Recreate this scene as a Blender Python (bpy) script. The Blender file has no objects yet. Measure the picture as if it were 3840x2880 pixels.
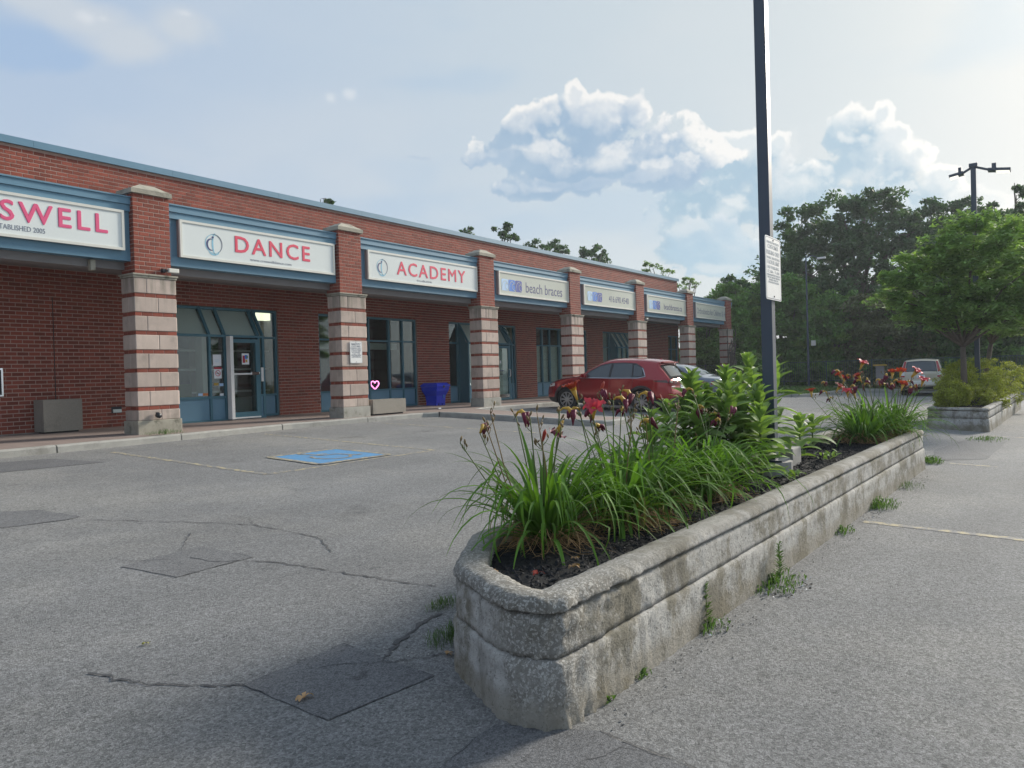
import bpy, bmesh, math, random
import numpy as np
from mathutils import Vector, Matrix, noise
from mathutils.geometry import delaunay_2d_cdt
random.seed(7); rng=np.random.default_rng(7)
R=math.radians; SC=bpy.context.scene; COL=SC.collection
# ------------------------------------------------------------ camera
EYE=1.595; FPX=2884.82; YAW=.6165; PIT=-.0113; ROL=-.0281
_F=Vector((math.cos(YAW)*math.cos(PIT),math.sin(YAW)*math.cos(PIT),math.sin(PIT)))
_R0=_F.cross(Vector((0,0,1))).normalized(); _U0=_R0.cross(_F)
_R=_R0*math.cos(ROL)+_U0*math.sin(ROL); _U=-_R0*math.sin(ROL)+_U0*math.cos(ROL)
cd=bpy.data.cameras.new('camera'); cam=bpy.data.objects.new('camera',cd); COL.objects.link(cam)
m=Matrix((( _R.x,_U.x,-_F.x,0),(_R.y,_U.y,-_F.y,0),(_R.z,_U.z,-_F.z,EYE),(0,0,0,1)))
cam.matrix_world=m; cd.sensor_width=36; cd.lens=FPX/3840*36; cd.clip_start=.05; cd.clip_end=900
SC.camera=cam
def ray(px,py): return _F+_R*((px-1920)/FPX)-_U*((py-1440)/FPX)
def atX(px,py,x): d=ray(px,py); t=x/d.x; return Vector((x,d.y*t,EYE+d.z*t))
def atY(px,py,y): d=ray(px,py); t=y/d.y; return Vector((d.x*t,y,EYE+d.z*t))
def gz(x,y): return .035*y-.0035*max(0,x-20)-.02*max(0,x-60)*.2
def atG(px,py,dz=0):
    d=ray(px,py); t=(-EYE+dz)/(d.z-.035*d.y)
    for _ in range(6):
        x,y=d.x*t,d.y*t; t=(gz(x,y)+dz-EYE)/d.z
    return Vector((d.x*t,d.y*t,gz(d.x*t,d.y*t)+dz))
# ------------------------------------------------------------ world
SUN_AZ=-14; SUN_EL=24
W=bpy.data.worlds.new('World'); SC.world=W; W.use_nodes=True
nt=W.node_tree; nt.nodes.clear()
def nd(t,**k):
    n=nt.nodes.new(t)
    for a,b in k.items(): setattr(n,a,b)
    return n
def mth(op,a,b=None,c=None,clamp=False,tree=None):
    tr=tree or nt
    n=tr.nodes.new('ShaderNodeMath'); n.operation=op; n.use_clamp=clamp
    for i,v in enumerate((a,b,c)):
        if v is None: continue
        if isinstance(v,(int,float)): n.inputs[i].default_value=v
        else: tr.links.new(v,n.inputs[i])
    return n.outputs[0]
def mixc(f,a,b,tree=None,bt='MIX'):
    tr=tree or nt
    n=tr.nodes.new('ShaderNodeMix'); n.data_type='RGBA'; n.blend_type=bt; n.clamp_factor=True
    for i,v in ((0,f),(6,a),(7,b)):
        if isinstance(v,(int,float)): n.inputs[i].default_value=v
        elif isinstance(v,(tuple,list)): n.inputs[i].default_value=tuple(v)+((1,) if len(v)==3 else ())
        else: tr.links.new(v,n.inputs[i])
    return n.outputs[2]
def sm(v,a,b,tree=None):
    tr=tree or nt
    n=tr.nodes.new('ShaderNodeMapRange'); n.interpolation_type='SMOOTHSTEP'
    tr.links.new(v,n.inputs[0]); n.inputs[1].default_value=a; n.inputs[2].default_value=b
    return n.outputs[0]
SKYS=.1
def azel(px,py):
    d=ray(px,py).normalized(); return math.atan2(d.y,d.x),math.asin(d.z)
def azel(px,py):
    d=ray(px,py).normalized(); return math.atan2(d.y,d.x),math.asin(d.z)
def make_sky(a0_,a1_,e1_,W_,H_,azel,SUN_AZ,SUN_EL,hi):
    rs=np.random.default_rng(11)
    def perlin(x,y,px):
        T=rs.random((256,256))*2*np.pi
        xi=np.floor(x).astype(np.int32); yi=np.floor(y).astype(np.int32); xf=x-xi; yf=y-yi
        u=xf*xf*xf*(xf*(xf*6-15)+10); v=yf*yf*yf*(yf*(yf*6-15)+10)
        def g(i,j):
            a=T[(yi+j)&255,((xi+i)%px)&255]; return np.cos(a)*(xf-i)+np.sin(a)*(yf-j)
        n0=g(0,0)*(1-u)+g(1,0)*u; n1=g(0,1)*(1-u)+g(1,1)*u
        return (n0*(1-v)+n1*v)*1.5
    az=a0_+(np.arange(W_)+.5)/W_*(a1_-a0_); el=(np.arange(H_)+.5)/H_*e1_
    AZ,EL=np.meshgrid(az,el); 
    def fbm(s,o,r=.5,bill=False,ys=1.0):
        out=0; a=1; tot=0; px=int(round(2*np.pi*s))
        for k in range(o):
            x=(AZ+np.pi)/(2*np.pi)*px; n=perlin(x,EL*px/(2*np.pi)*ys+7.3*k,px)
            if bill: n=1-2*np.abs(n)*1.6
            out=out+a*n; tot+=a; a*=r; px*=2
        return out/tot
    def ss(v,a,b): t=np.clip((v-a)/(b-a),0,1); return t*t*(3-2*t)
    Fn=fbm(5,7 if hi else 4,.57); L=fbm(2,4,.5,ys=2.2)
    if hi: B=fbm(9,6,.56,True); Wv=fbm(3,3,.5)
    L2=fbm(3,4,.5,ys=2.5)
    # domain warp for blobs
    if hi: wx=Fn*.034; wy=Wv*.03
    def field(bl):
        f=np.full(AZ.shape,-1.5)
        for px,py,rx,ry in bl:
            a0,e0=azel(px,py); a1,_=azel(px+rx,py); _,e1=azel(px,py-ry)
            dx=(AZ+wx-a0+np.pi)%(2*np.pi)-np.pi
            dd=1-np.sqrt((dx/abs(a0-a1))**2+((EL+wy-e0)/abs(e1-e0))**2); dd=np.maximum(dd,-1.5)*min(1.3,(ry/80)**.45)
            f=np.log(np.exp(8*f)+np.exp(8*dd))/8
        return f
    A=[(2140,340,50,70),(2060,410,80,80),(1980,480,110,90),(2200,430,90,90),(2310,450,130,110),(2410,430,90,110),(2450,540,160,120),(2030,560,230,80),(1830,595,110,30),(2250,610,330,120),(2030,700,170,40),(2500,640,230,90)]
    Bc=[(3330,440,80,70),(3230,460,120,90),(3400,520,90,90),(3480,600,90,90),(3140,540,130,110),(3300,640,270,160),(3560,700,80,90),(3660,790,120,80),(2760,560,130,70),(2900,560,70,60),(2720,680,230,130),(3000,720,300,150),(2700,830,320,140),(3200,840,420,160),(2640,960,260,100),(3500,880,260,150),(2950,960,420,110),(3350,1000,300,110)]
    out=np.empty((H_,W_,3),np.float32)
    sd=np.array([math.cos(SUN_AZ)*math.cos(SUN_EL),math.sin(SUN_AZ)*math.cos(SUN_EL),math.sin(SUN_EL)])
    dot=np.cos(EL)*np.cos(AZ)*sd[0]+np.cos(EL)*np.sin(AZ)*sd[1]+np.sin(EL)*sd[2]
    glow=ss(dot,.2,1.0)[...,None]; core=np.clip(dot,0,1)[...,None]**16
    c=lambda *v: np.array(v)
    col=c(.455,.570,.735)*(1-glow)+c(.63,.70,.725)*glow
    lowf=(1-ss(EL,0,.42))[...,None]; col=col*(1-lowf*.55)+c(.66,.70,.725)*lowf*.55
    col=col*(1-core*.7)+c(.98,.96,.88)*core*.7
    m=(ss(L,.05,.5)*.5)[...,None]; col=col*(1-m)+(col*.5+c(.36,.37,.375))*m
    m=(ss(-L2,.12,.5)*.45)[...,None]; col=col*(1-m)+col*c(.72,.86,1.0)*m
    G=ss(Fn+L*.8,.30,.75)*ss(EL,.02,.12)*(1-ss(EL,.5,.8)); inframe=ss(np.abs((AZ-.6165)),.62,.80)
    m=(G*inframe*.7)[...,None]; col=col*(1-m)+c(.64,.68,.72)*m
    if not hi: return col.astype(np.float32)
    # soft high cloud at upper left
    UL=[(330,90,260,90),(520,190,240,130),(700,120,160,110),(120,0,260,70)]
    f=field(UL)+Fn*.9; m=(ss(f,-.15,.75)*.75)[...,None]; col=col*(1-m)+c(.66,.70,.735)*m
    UB=[(60,170,240,90),(260,230,170,60)]
    f=field(UB)+Fn*.8; m=(ss(f,-.1,.6)*.7)[...,None]; col=col*(1-m)+c(.37,.52,.74)*m
    f=field([(310,80,60,35),(390,90,40,20),(1215,350,22,22),(1275,340,20,22),(700,60,60,30)])+Fn*.9; m=(ss(f,0,.8)*.6)[...,None]; col=col*(1-m)+c(.80,.82,.85)*m
    def cum(bl,shade,shade2,rim,amp,col,bias=0,rimk=1.0,op=.95,lim=None,soft=0):
        f=field(bl); D=f+Fn*amp*.8+(B-.42)*amp*1.2+bias
        mk=ss(D,-.03-soft,.13+soft*3)*(ss(EL,azel(2900,lim+120)[1],azel(2900,lim-60)[1]) if lim else 1)
        dx=int(round(.007/(a1_-a0_)*W_)); dy=int(round(.009/e1_*H_))
        D1=np.roll(np.roll(D,dx,1),-dy,0); D2=np.roll(np.roll(D,dx*3,1),-dy*3,0)
        lit=np.clip((D-D1)*2.3-.12,0,1); lit2=np.clip((D-D2)*.95-.1,0,1)
        edge=ss(D,.55,.0)
        lt=np.clip(np.maximum(lit,lit2)*(.35+.65*edge)*rimk,0,1)[...,None]
        cx=ss(Fn,-.5,.6)[...,None]
        body=shade*(1-cx)+shade2*cx
        thin=ss(D,.30,-.05)[...,None]*.5; body=body*(1-thin)+col*thin
        cc=body*(1-lt)+rim*lt
        m=(mk*op)[...,None]
        return col*(1-m)+cc*m
    col=cum(Bc,c(.33,.49,.62),c(.41,.56,.665),c(.95,.94,.90),.50,col,.0,1.7,.97,1010)
    col=cum([(2700,900,250,90),(2800,980,420,90),(3050,930,330,80)],c(.37,.54,.68),c(.47,.62,.73),c(.78,.80,.82),.5,col,.0,.7,.85)
    col=cum([(3180,730,120,60),(2590,870,160,50),(2720,1030,120,25),(3700,760,100,70),(2950,600,40,110)],c(.62,.69,.74),c(.70,.75,.77),c(.86,.86,.84),.6,col,.05,.7,.6,None,.12)
    col=cum(A,c(.30,.44,.60),c(.43,.55,.67),c(.95,.93,.89),.48,col,.10,1.9,1.0)
    col=cum([(1560,595,60,14),(1840,600,90,40),(2020,690,200,28),(2300,680,300,30)],c(.36,.49,.65),c(.42,.55,.69),c(.6,.66,.72),.5,col,-.05,.5,.6)
    return col.astype(np.float32)
tc=nd('ShaderNodeTexCoord'); sep=nd('ShaderNodeSeparateXYZ'); nt.links.new(tc.outputs['Generated'],sep.inputs[0])
az=mth('ARCTAN2',sep.outputs[1],sep.outputs[0]); el=mth('ARCSINE',sep.outputs[2])
cmb=nd('ShaderNodeCombineXYZ'); nt.links.new(az,cmb.inputs[0]); nt.links.new(el,cmb.inputs[1])
sky=nd('ShaderNodeTexSky'); sky.sky_type='NISHITA'; sky.sun_disc=False; sky.sun_elevation=R(SUN_EL); sky.sun_rotation=R(90-SUN_AZ); sky.air_density=1.0; sky.dust_density=1.6; sky.ozone_density=1.3
sd=Vector((math.cos(R(SUN_AZ))*math.cos(R(SUN_EL)),math.sin(R(SUN_AZ))*math.cos(R(SUN_EL)),math.sin(R(SUN_EL))))
def skyimg(name,arr):
    h,w,_=arr.shape; im=bpy.data.images.new(name,w,h,alpha=False,float_buffer=True); im.colorspace_settings.name='Non-Color'
    q=np.ones((h,w,4),np.float32); q[...,:3]=arr; im.pixels.foreach_set(q.ravel()); im.update(); return im
A0_,A1_,E1_=-.12,1.36,.70
def imgn(im,a0,a1,e1):
    n=nd('ShaderNodeTexImage'); n.image=im; n.extension='EXTEND'; v=nd('ShaderNodeCombineXYZ')
    u=mth('DIVIDE',mth('SUBTRACT',az,a0),a1-a0); w=mth('DIVIDE',el,e1)
    nt.links.new(u,v.inputs[0]); nt.links.new(w,v.inputs[1]); nt.links.new(v.outputs[0],n.inputs[0]); return n.outputs[0],u,w
lo,_,_=imgn(skyimg('sky_wide',make_sky(-math.pi,math.pi,math.pi/2,1024,256,azel,R(SUN_AZ),R(SUN_EL),False)),-math.pi,math.pi,math.pi/2)
hi_,u_,w_=imgn(skyimg('sky_clouds',make_sky(A0_,A1_,E1_,2048,960,azel,R(SUN_AZ),R(SUN_EL),True)),A0_,A1_,E1_)
win=mth('MULTIPLY',mth('MULTIPLY',sm(u_,.0,.05),sm(u_,1.0,.95)),sm(w_,1.0,.9))
lay=mixc(win,lo,hi_)
v=nd('ShaderNodeVectorMath',operation='SCALE'); nt.links.new(lay,v.inputs[0]); v.inputs['Scale'].default_value=.49/SKYS
fin=mixc(.93,sky.outputs[0],v.outputs[0])
# below the horizon: dull ground colour far away
fin=mixc(sm(el,-.01,-.05),fin,(1.4,1.5,1.4))
bg=nd('ShaderNodeBackground'); bg.inputs[1].default_value=SKYS; nt.links.new(fin,bg.inputs[0])
ow=nd('ShaderNodeOutputWorld'); nt.links.new(bg.outputs[0],ow.inputs[0])
W.cycles.sampling_method='MANUAL'; W.cycles.sample_map_resolution=1024
sl=bpy.data.lights.new('sun','SUN'); sl.energy=3.0; sl.angle=R(11); sl.color=(1,.93,.82)
so=bpy.data.objects.new('sun',sl); COL.objects.link(so); so.rotation_euler=sd.to_track_quat('Z','Y').to_euler()
SC.view_settings.view_transform='Standard'; SC.view_settings.look='None'; SC.view_settings.exposure=1.0; SC.view_settings.gamma=1
SC.view_settings.use_curve_mapping=False
# ------------------------------------------------------------ helpers
def mesh_obj(name,V,F,mats,parent=None,fm=None,smooth=False,label=None,cat=None,group=None,kind=None,loc=None):
    me=bpy.data.meshes.new(name)
    if isinstance(V,np.ndarray) and isinstance(F,np.ndarray):
        n=len(V); k=F.shape[1]; me.vertices.add(n); me.vertices.foreach_set('co',V.astype(np.float32).ravel())
        me.loops.add(F.size); me.loops.foreach_set('vertex_index',F.astype(np.int32).ravel())
        me.polygons.add(len(F)); me.polygons.foreach_set('loop_start',np.arange(0,F.size,k,dtype=np.int32)); me.update(calc_edges=True)
    else: me.from_pydata([tuple(v) for v in V],[],F); me.update()
    for mt in (mats if isinstance(mats,(list,tuple)) else [mats]): me.materials.append(mt)
    if fm is not None: me.polygons.foreach_set('material_index',np.array(fm,dtype=np.int32))
    if smooth: me.polygons.foreach_set('use_smooth',np.ones(len(me.polygons),dtype=bool))
    o=bpy.data.objects.new(name,me); COL.objects.link(o)
    if parent: o.parent=parent
    return tag(o,label,cat,group,kind)
def tag(o,label=None,cat=None,group=None,kind=None):
    if label: o['label']=label
    if cat: o['category']=cat
    if group: o['group']=group
    if kind: o['kind']=kind
    return o
def empty(name,loc,label=None,cat=None,group=None,rz=0,parent=None,kind=None):
    o=bpy.data.objects.new(name,None); COL.objects.link(o); o.location=loc; o.rotation_euler=(0,0,rz); o.empty_display_size=.1
    if parent: o.parent=parent
    return tag(o,label,cat,group,kind)
class MB:
    def __init__(s): s.V=[]; s.F=[]; s.M=[]
    def add(s,V,F,mi=0):
        b=len(s.V); s.V+= [tuple(v) for v in V]; s.F+=[tuple(i+b for i in f) for f in F]; s.M+=[mi]*len(F); return s
    def box(s,x0,x1,y0,y1,z0,z1,mi=0):
        V=[(x0,y0,z0),(x1,y0,z0),(x1,y1,z0),(x0,y1,z0),(x0,y0,z1),(x1,y0,z1),(x1,y1,z1),(x0,y1,z1)]
        return s.add(V,[(0,3,2,1),(4,5,6,7),(0,1,5,4),(1,2,6,5),(2,3,7,6),(3,0,4,7)],mi)
    def bar(s,a,b,w,h,mi=0,up=(0,0,1)):
        a=Vector(a);b=Vector(b);d=(b-a).normalized(); u=Vector(up)
        if abs(d.dot(u))>.95: u=Vector((1,0,0))
        r=d.cross(u).normalized(); u=r.cross(d)
        V=[];
        for p in (a,b):
            for i,j in ((-1,-1),(1,-1),(1,1),(-1,1)): V.append(p+r*i*w/2+u*j*h/2)
        return s.add(V,[(3,2,1,0),(4,5,6,7),(0,1,5,4),(1,2,6,5),(2,3,7,6),(3,0,4,7)],mi)
    def tube(s,pts,rad,n=8,mi=0,cap=True):
        pts=[Vector(p) for p in pts]; rad=rad if hasattr(rad,'__len__') else [rad]*len(pts)
        V=[];F=[];r=None
        for i,p in enumerate(pts):
            d=(pts[min(i+1,len(pts)-1)]-pts[max(i-1,0)]).normalized()
            if r is None: r=d.orthogonal().normalized()
            r=(r-d*r.dot(d)).normalized(); u=d.cross(r)
            for k in range(n):
                a=2*math.pi*k/n; V.append(p+(r*math.cos(a)+u*math.sin(a))*rad[i])
        for i in range(len(pts)-1):
            for k in range(n): F.append((i*n+k,i*n+(k+1)%n,(i+1)*n+(k+1)%n,(i+1)*n+k))
        if cap: F.append(tuple(range(n-1,-1,-1))); F.append(tuple(range((len(pts)-1)*n,len(pts)*n)))
        return s.add(V,F,mi)
    def lathe(s,prof,c,axis='Z',n=24,mi=0):
        V=[];F=[]; m_=len(prof)
        for k in range(n):
            a=2*math.pi*k/n
            for r_,h in prof:
                p=(r_*math.cos(a),r_*math.sin(a),h)
                if axis=='Y': p=(p[0],p[2],p[1])
                if axis=='X': p=(p[2],p[0],p[1])
                V.append((p[0]+c[0],p[1]+c[1],p[2]+c[2]))
        for k in range(n):
            for i in range(m_-1): F.append((k*m_+i,((k+1)%n)*m_+i,((k+1)%n)*m_+i+1,k*m_+i+1))
        return s.add(V,F,mi)
    def prism(s,poly,y0,y1,mi=0,plane='XZ'):
        n=len(poly)
        if plane=='XZ': V=[(x,y0,z) for x,z in poly]+[(x,y1,z) for x,z in poly]
        elif plane=='YZ': V=[(y0,x,z) for x,z in poly]+[(y1,x,z) for x,z in poly]
        else: V=[(x,z,y0) for x,z in poly]+[(x,z,y1) for x,z in poly]
        return s.add(V,[tuple(range(n)),tuple(range(2*n-1,n-1,-1))]+[(i,i+n,(i+1)%n+n,(i+1)%n) for i in range(n)],mi)
    def build(s,name,mats,parent=None,smooth=False,**k): return mesh_obj(name,s.V,s.F,mats,parent,fm=s.M,smooth=smooth,**k)
def bx(name,x0,x1,y0,y1,z0,z1,mt,parent=None,bev=0,**k):
    if bev:
        bm=bmesh.new(); bmesh.ops.create_cube(bm,size=1)
        for v in bm.verts: v.co=Vector(((x0+x1)/2+v.co.x*(x1-x0),(y0+y1)/2+v.co.y*(y1-y0),(z0+z1)/2+v.co.z*(z1-z0)))
        bmesh.ops.bevel(bm,geom=list(bm.edges),offset=bev,segments=2,affect='EDGES',profile=.6)
        V=[v.co[:] for v in bm.verts]; bm.verts.index_update(); F=[tuple(v.index for v in f.verts) for f in bm.faces]; bm.free()
        return mesh_obj(name,V,F,mt,parent,**k)
    return MB().box(x0,x1,y0,y1,z0,z1).build(name,mt,parent,**k)
# unit meshes shared by pieces (one per material)
_unit={}
def piece(name,x0,x1,y0,y1,z0,z1,mt,parent,bev=.006):
    key=(mt.name,)
    if key not in _unit:
        bm=bmesh.new(); bmesh.ops.create_cube(bm,size=1); bmesh.ops.bevel(bm,geom=list(bm.edges),offset=.03,segments=1,affect='EDGES')
        me=bpy.data.meshes.new(name); bm.to_mesh(me); bm.free(); me.materials.append(mt); _unit[key]=me
    o=bpy.data.objects.new(name,_unit[key]); COL.objects.link(o); o.parent=parent
    o.location=((x0+x1)/2,(y0+y1)/2,(z0+z1)/2); o.scale=(x1-x0,y1-y0,z1-z0); return o
# ------------------------------------------------------------ materials
def mat(name,c,rough=.7,var=0,vscale=8,c2=None,c2s=3,c2t=(.45,.65),bump=0,bscale=40,metal=0,spec=.4,coat=0,isl=0,emit=None,es=1,alpha=None,extra=None,coord='Object',detail=5,transl=0):
    mt=bpy.data.materials.new(name); mt.use_nodes=True; t=mt.node_tree; b=t.nodes['Principled BSDF']
    b.inputs['Roughness'].default_value=rough; b.inputs['Metallic'].default_value=metal; b.inputs['Specular IOR Level'].default_value=spec
    b.inputs['Coat Weight'].default_value=coat; b.inputs['Coat Roughness'].default_value=.05
    if emit: b.inputs['Emission Color'].default_value=tuple(emit)+(1,); b.inputs['Emission Strength'].default_value=es
    co=t.nodes.new('ShaderNodeTexCoord'); 
    if coord=='World': g=t.nodes.new('ShaderNodeNewGeometry'); cs=g.outputs['Position']
    else: cs=co.outputs[coord]
    cur=None
    def noi(s,d=5,r=.55):
        n=t.nodes.new('ShaderNodeTexNoise'); n.inputs['Scale'].default_value=s; n.inputs['Detail'].default_value=d; n.inputs['Roughness'].default_value=r; t.links.new(cs,n.inputs['Vector']); return n.outputs[0]
    col=tuple(c)
    if c2: col=mixc(sm(noi(c2s,6,.65),c2t[0],c2t[1],t),col,c2,t)
    if var:
        f=mth('MULTIPLY_ADD',noi(vscale,detail),2*var,1-var,tree=t)
        v=t.nodes.new('ShaderNodeVectorMath'); v.operation='SCALE'
        if isinstance(col,tuple): v.inputs[0].default_value=col[:3]
        else: t.links.new(col,v.inputs[0])
        t.links.new(f,v.inputs['Scale']); col=v.outputs[0]
    if isl:
        g=t.nodes.new('ShaderNodeNewGeometry'); oi=t.nodes.new('ShaderNodeObjectInfo')
        f=mth('FRACT',mth('ADD',g.outputs['Random Per Island'],oi.outputs['Random'],tree=t),tree=t)
        f=mth('MULTIPLY_ADD',f,2*isl,1-isl,tree=t)
        v=t.nodes.new('ShaderNodeVectorMath'); v.operation='SCALE'
        if isinstance(col,tuple): v.inputs[0].default_value=col[:3]
        else: t.links.new(col,v.inputs[0])
        t.links.new(f,v.inputs['Scale']); col=v.outputs[0]
    if extra: col=extra(t,cs,col,noi) 
    if isinstance(col,tuple): b.inputs['Base Color'].default_value=col[:3]+(1,)
    else: t.links.new(col,b.inputs['Base Color'])
    if bump:
        bn=t.nodes.new('ShaderNodeBump'); bn.inputs['Strength'].default_value=bump; bn.inputs['Distance'].default_value=.01; t.links.new(noi(bscale,6,.7),bn.inputs['Height']); t.links.new(bn.outputs[0],b.inputs['Normal'])
    if transl:
        tr=t.nodes.new('ShaderNodeBsdfTranslucent'); 
        if isinstance(col,tuple): tr.inputs[0].default_value=col[:3]+(1,)
        else:
            v=t.nodes.new('ShaderNodeVectorMath'); v.operation='MULTIPLY'; t.links.new(col,v.inputs[0]); v.inputs[1].default_value=(1.5,1.6,.7); t.links.new(v.outputs[0],tr.inputs[0])
        mx=t.nodes.new('ShaderNodeMixShader'); mx.inputs[0].default_value=transl; t.links.new(b.outputs[0],mx.inputs[1]); t.links.new(tr.outputs[0],mx.inputs[2])
        t.links.new(mx.outputs[0],t.nodes['Material Output'].inputs[0])
    return mt
def vor(t,cs,s,feat='F1',rnd=1):
    n=t.nodes.new('ShaderNodeTexVoronoi'); n.feature=feat; n.inputs['Scale'].default_value=s; n.inputs['Randomness'].default_value=rnd; t.links.new(cs,n.inputs['Vector']); return n
def asph(dark=1.0,fine=1.0):
    def f(t,cs,col,noi):
        a=vor(t,cs,75*fine); b=vor(t,cs,190*fine)
        s=mth('MULTIPLY_ADD',mth('SUBTRACT',sepc(t,a.outputs['Color']),.5,tree=t),.62,1.0,tree=t)
        s2=mth('MULTIPLY_ADD',mth('SUBTRACT',sepc(t,b.outputs['Color']),.5,tree=t),.62,1.0,tree=t)
        pits=mth('MULTIPLY_ADD',sm(noi(26,3,.7),.60,.68,t),-.35,1,tree=t)
        mq=t.nodes.new('ShaderNodeVectorMath'); mq.operation='MULTIPLY'; t.links.new(cs,mq.inputs[0]); mq.inputs[1].default_value=(.13,1.25,1)
        nq=t.nodes.new('ShaderNodeTexNoise'); nq.inputs['Scale'].default_value=1; nq.inputs['Detail'].default_value=6; t.links.new(mq.outputs[0],nq.inputs['Vector'])
        pits=mth('MULTIPLY',pits,mth('MULTIPLY_ADD',sm(nq.outputs[0],.38,.62,t),-.10,1.04,tree=t),tree=t)
        pits=mth('MULTIPLY',pits,mth('MULTIPLY_ADD',noi(7,4,.7),.24,.88,tree=t),tree=t)
        st=mth('MULTIPLY_ADD',sm(noi(.9,7,.62),.60,.74,t),-.28,1.0,tree=t); st2=mth('MULTIPLY_ADD',sm(noi(3.7,4,.6),.68,.74,t),-.35,1.0,tree=t)
        f_=mth('MULTIPLY',mth('MULTIPLY',mth('MULTIPLY',s,s2,tree=t),pits,tree=t),mth('MULTIPLY',st,st2,tree=t),tree=t)
        v=t.nodes.new('ShaderNodeVectorMath'); v.operation='SCALE'
        if isinstance(col,tuple): v.inputs[0].default_value=col[:3]
        else: t.links.new(col,v.inputs[0])
        t.links.new(f_,v.inputs['Scale']); return v.outputs[0]
    return f
def sepc(t,c):
    s=t.nodes.new('ShaderNodeSeparateColor'); t.links.new(c,s.inputs[0]); return s.outputs[0]
M={}
M['asphalt']=mat('asphalt',(.185,.187,.188),.88,var=.22,vscale=.55,c2=(.225,.223,.215),c2s=.35,bump=.9,bscale=110,extra=asph(),detail=8,spec=.3)
M['patch']=mat('asphalt_patch',(.138,.14,.145),.9,var=.16,vscale=2,bump=.7,bscale=150,extra=asph(1,1.5),spec=.3)
M['patch2']=mat('asphalt_patch_old',(.155,.157,.16),.9,var=.16,vscale=2,bump=.7,bscale=130,extra=asph(1,1.2),spec=.3)
M['tar']=mat('tar_crack',(.055,.056,.06),.7,var=.3,vscale=20)
def worn(colr,lo,hi,under=(.185,.185,.185)):
    def f(t,cs,col,noi):
        return mixc(sm(noi(9,8,.75),lo,hi,t),colr,under,t)
    return f
M['yellow']=mat('worn_yellow_paint',(.5,.4,.2),.8,extra=worn((.42,.36,.22),.40,.54),bump=.6,bscale=110)
M['blue_paint']=mat('worn_blue_paint',(.06,.22,.5),.75,extra=worn((.085,.25,.46),.50,.68,(.15,.20,.26)),bump=.6,bscale=110)
def weather(t,cs,col,noi):
    return mixc(mth('MULTIPLY',sm(noi(2.2,7,.7),.5,.72,t),.6,tree=t),col,(.15,.145,.13),t)
M['concrete']=mat('concrete',(.34,.33,.31),.9,var=.2,vscale=9,bump=.5,bscale=70,extra=weather)
M['curb']=mat('curb_concrete',(.33,.325,.30),.9,var=.25,vscale=5,bump=.6,bscale=60,extra=weather)
def plcr(t,cs,col,noi):
    # algae and dirt patches, pitting and exposed pebbles near the battered corner
    c=mixc(sm(noi(1.9,8,.75),.45,.60,t),col,(.19,.175,.135),t)
    mp=t.nodes.new('ShaderNodeVectorMath'); mp.operation='MULTIPLY'; t.links.new(cs,mp.inputs[0]); mp.inputs[1].default_value=(1,1,.25)
    n=t.nodes.new('ShaderNodeTexNoise'); n.inputs['Scale'].default_value=11; n.inputs['Detail'].default_value=5; t.links.new(mp.outputs[0],n.inputs['Vector'])
    c=mixc(mth('MULTIPLY',sm(n.outputs[0],.50,.70,t),.5,tree=t),c,(.14,.132,.115),t)
    c=mixc(mth('MULTIPLY',sm(noi(34,5,.75),.56,.66,t),.75,tree=t),c,(.09,.085,.072),t)
    c=mixc(mth('MULTIPLY',sm(noi(85,3,.7),.60,.68,t),.7,tree=t),c,(.07,.066,.058),t)
    c=mixc(mth('MULTIPLY',sm(noi(5,8,.75),.60,.66,t),.75,tree=t),c,(.46,.46,.45),t)
    # dirty cap top and foot
    sp=t.nodes.new('ShaderNodeSeparateXYZ'); t.links.new(cs,sp.inputs[0])
    g=mth('ADD',sp.outputs[2],mth('MULTIPLY',noi(3,6,.7),.16,tree=t),tree=t)
    c=mixc(mth('MULTIPLY',sm(g,.66,.70,t),.5,tree=t),c,(.16,.15,.125),t)
    c=mixc(mth('MULTIPLY',sm(g,.32,.22,t),.55,tree=t),c,(.18,.155,.105),t)
    wv=t.nodes.new('ShaderNodeTexNoise'); wv.inputs['Scale'].default_value=40; t.links.new(cs,wv.inputs['Vector']); wa=t.nodes.new('ShaderNodeVectorMath'); wa.operation='SCALE'; t.links.new(wv.outputs['Color'],wa.inputs[0]); wa.inputs['Scale'].default_value=.022; wb=t.nodes.new('ShaderNodeVectorMath'); wb.operation='ADD'; t.links.new(cs,wb.inputs[0]); t.links.new(wa.outputs[0],wb.inputs[1])
    pv=vor(t,wb.outputs[0],88); dv=vor(t,wb.outputs[0],88,'DISTANCE_TO_EDGE')
    ds=t.nodes.new('ShaderNodeVectorMath'); ds.operation='DISTANCE'; t.links.new(cs,ds.inputs[0]); ds.inputs[1].default_value=(2.82,1.82,.45)
    msk=mth('MULTIPLY',sm(mth('ADD',ds.outputs['Value'],mth('MULTIPLY',noi(6,5,.7),.75,tree=t),tree=t),.78,.55,t),.75,tree=t)
    g2=mth('ADD',sp.outputs[2],mth('MULTIPLY',noi(4,5,.7),.2,tree=t),tree=t)
    msk2=mth('MULTIPLY',sm(g2,.64,.67,t),mth('MULTIPLY',sm(sp.outputs[0],4.2,2.8,t),.8,tree=t),tree=t)
    msk=mth('MAXIMUM',msk,msk2,tree=t)
    peb=mixc(sm(sepc(t,pv.outputs['Color']),.25,1.0,t),(.17,.16,.14),(.46,.45,.42),t)
    peb=mixc(sm(dv.outputs['Distance'],.0,.10,t),(.13,.125,.11),peb,t)
    c=mixc(msk,c,peb,t)
    return c
M['planter']=mat('weathered_planter_concrete',(.42,.41,.385),.92,var=.4,vscale=16,bump=1,bscale=45,extra=plcr,coord='World')
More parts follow.
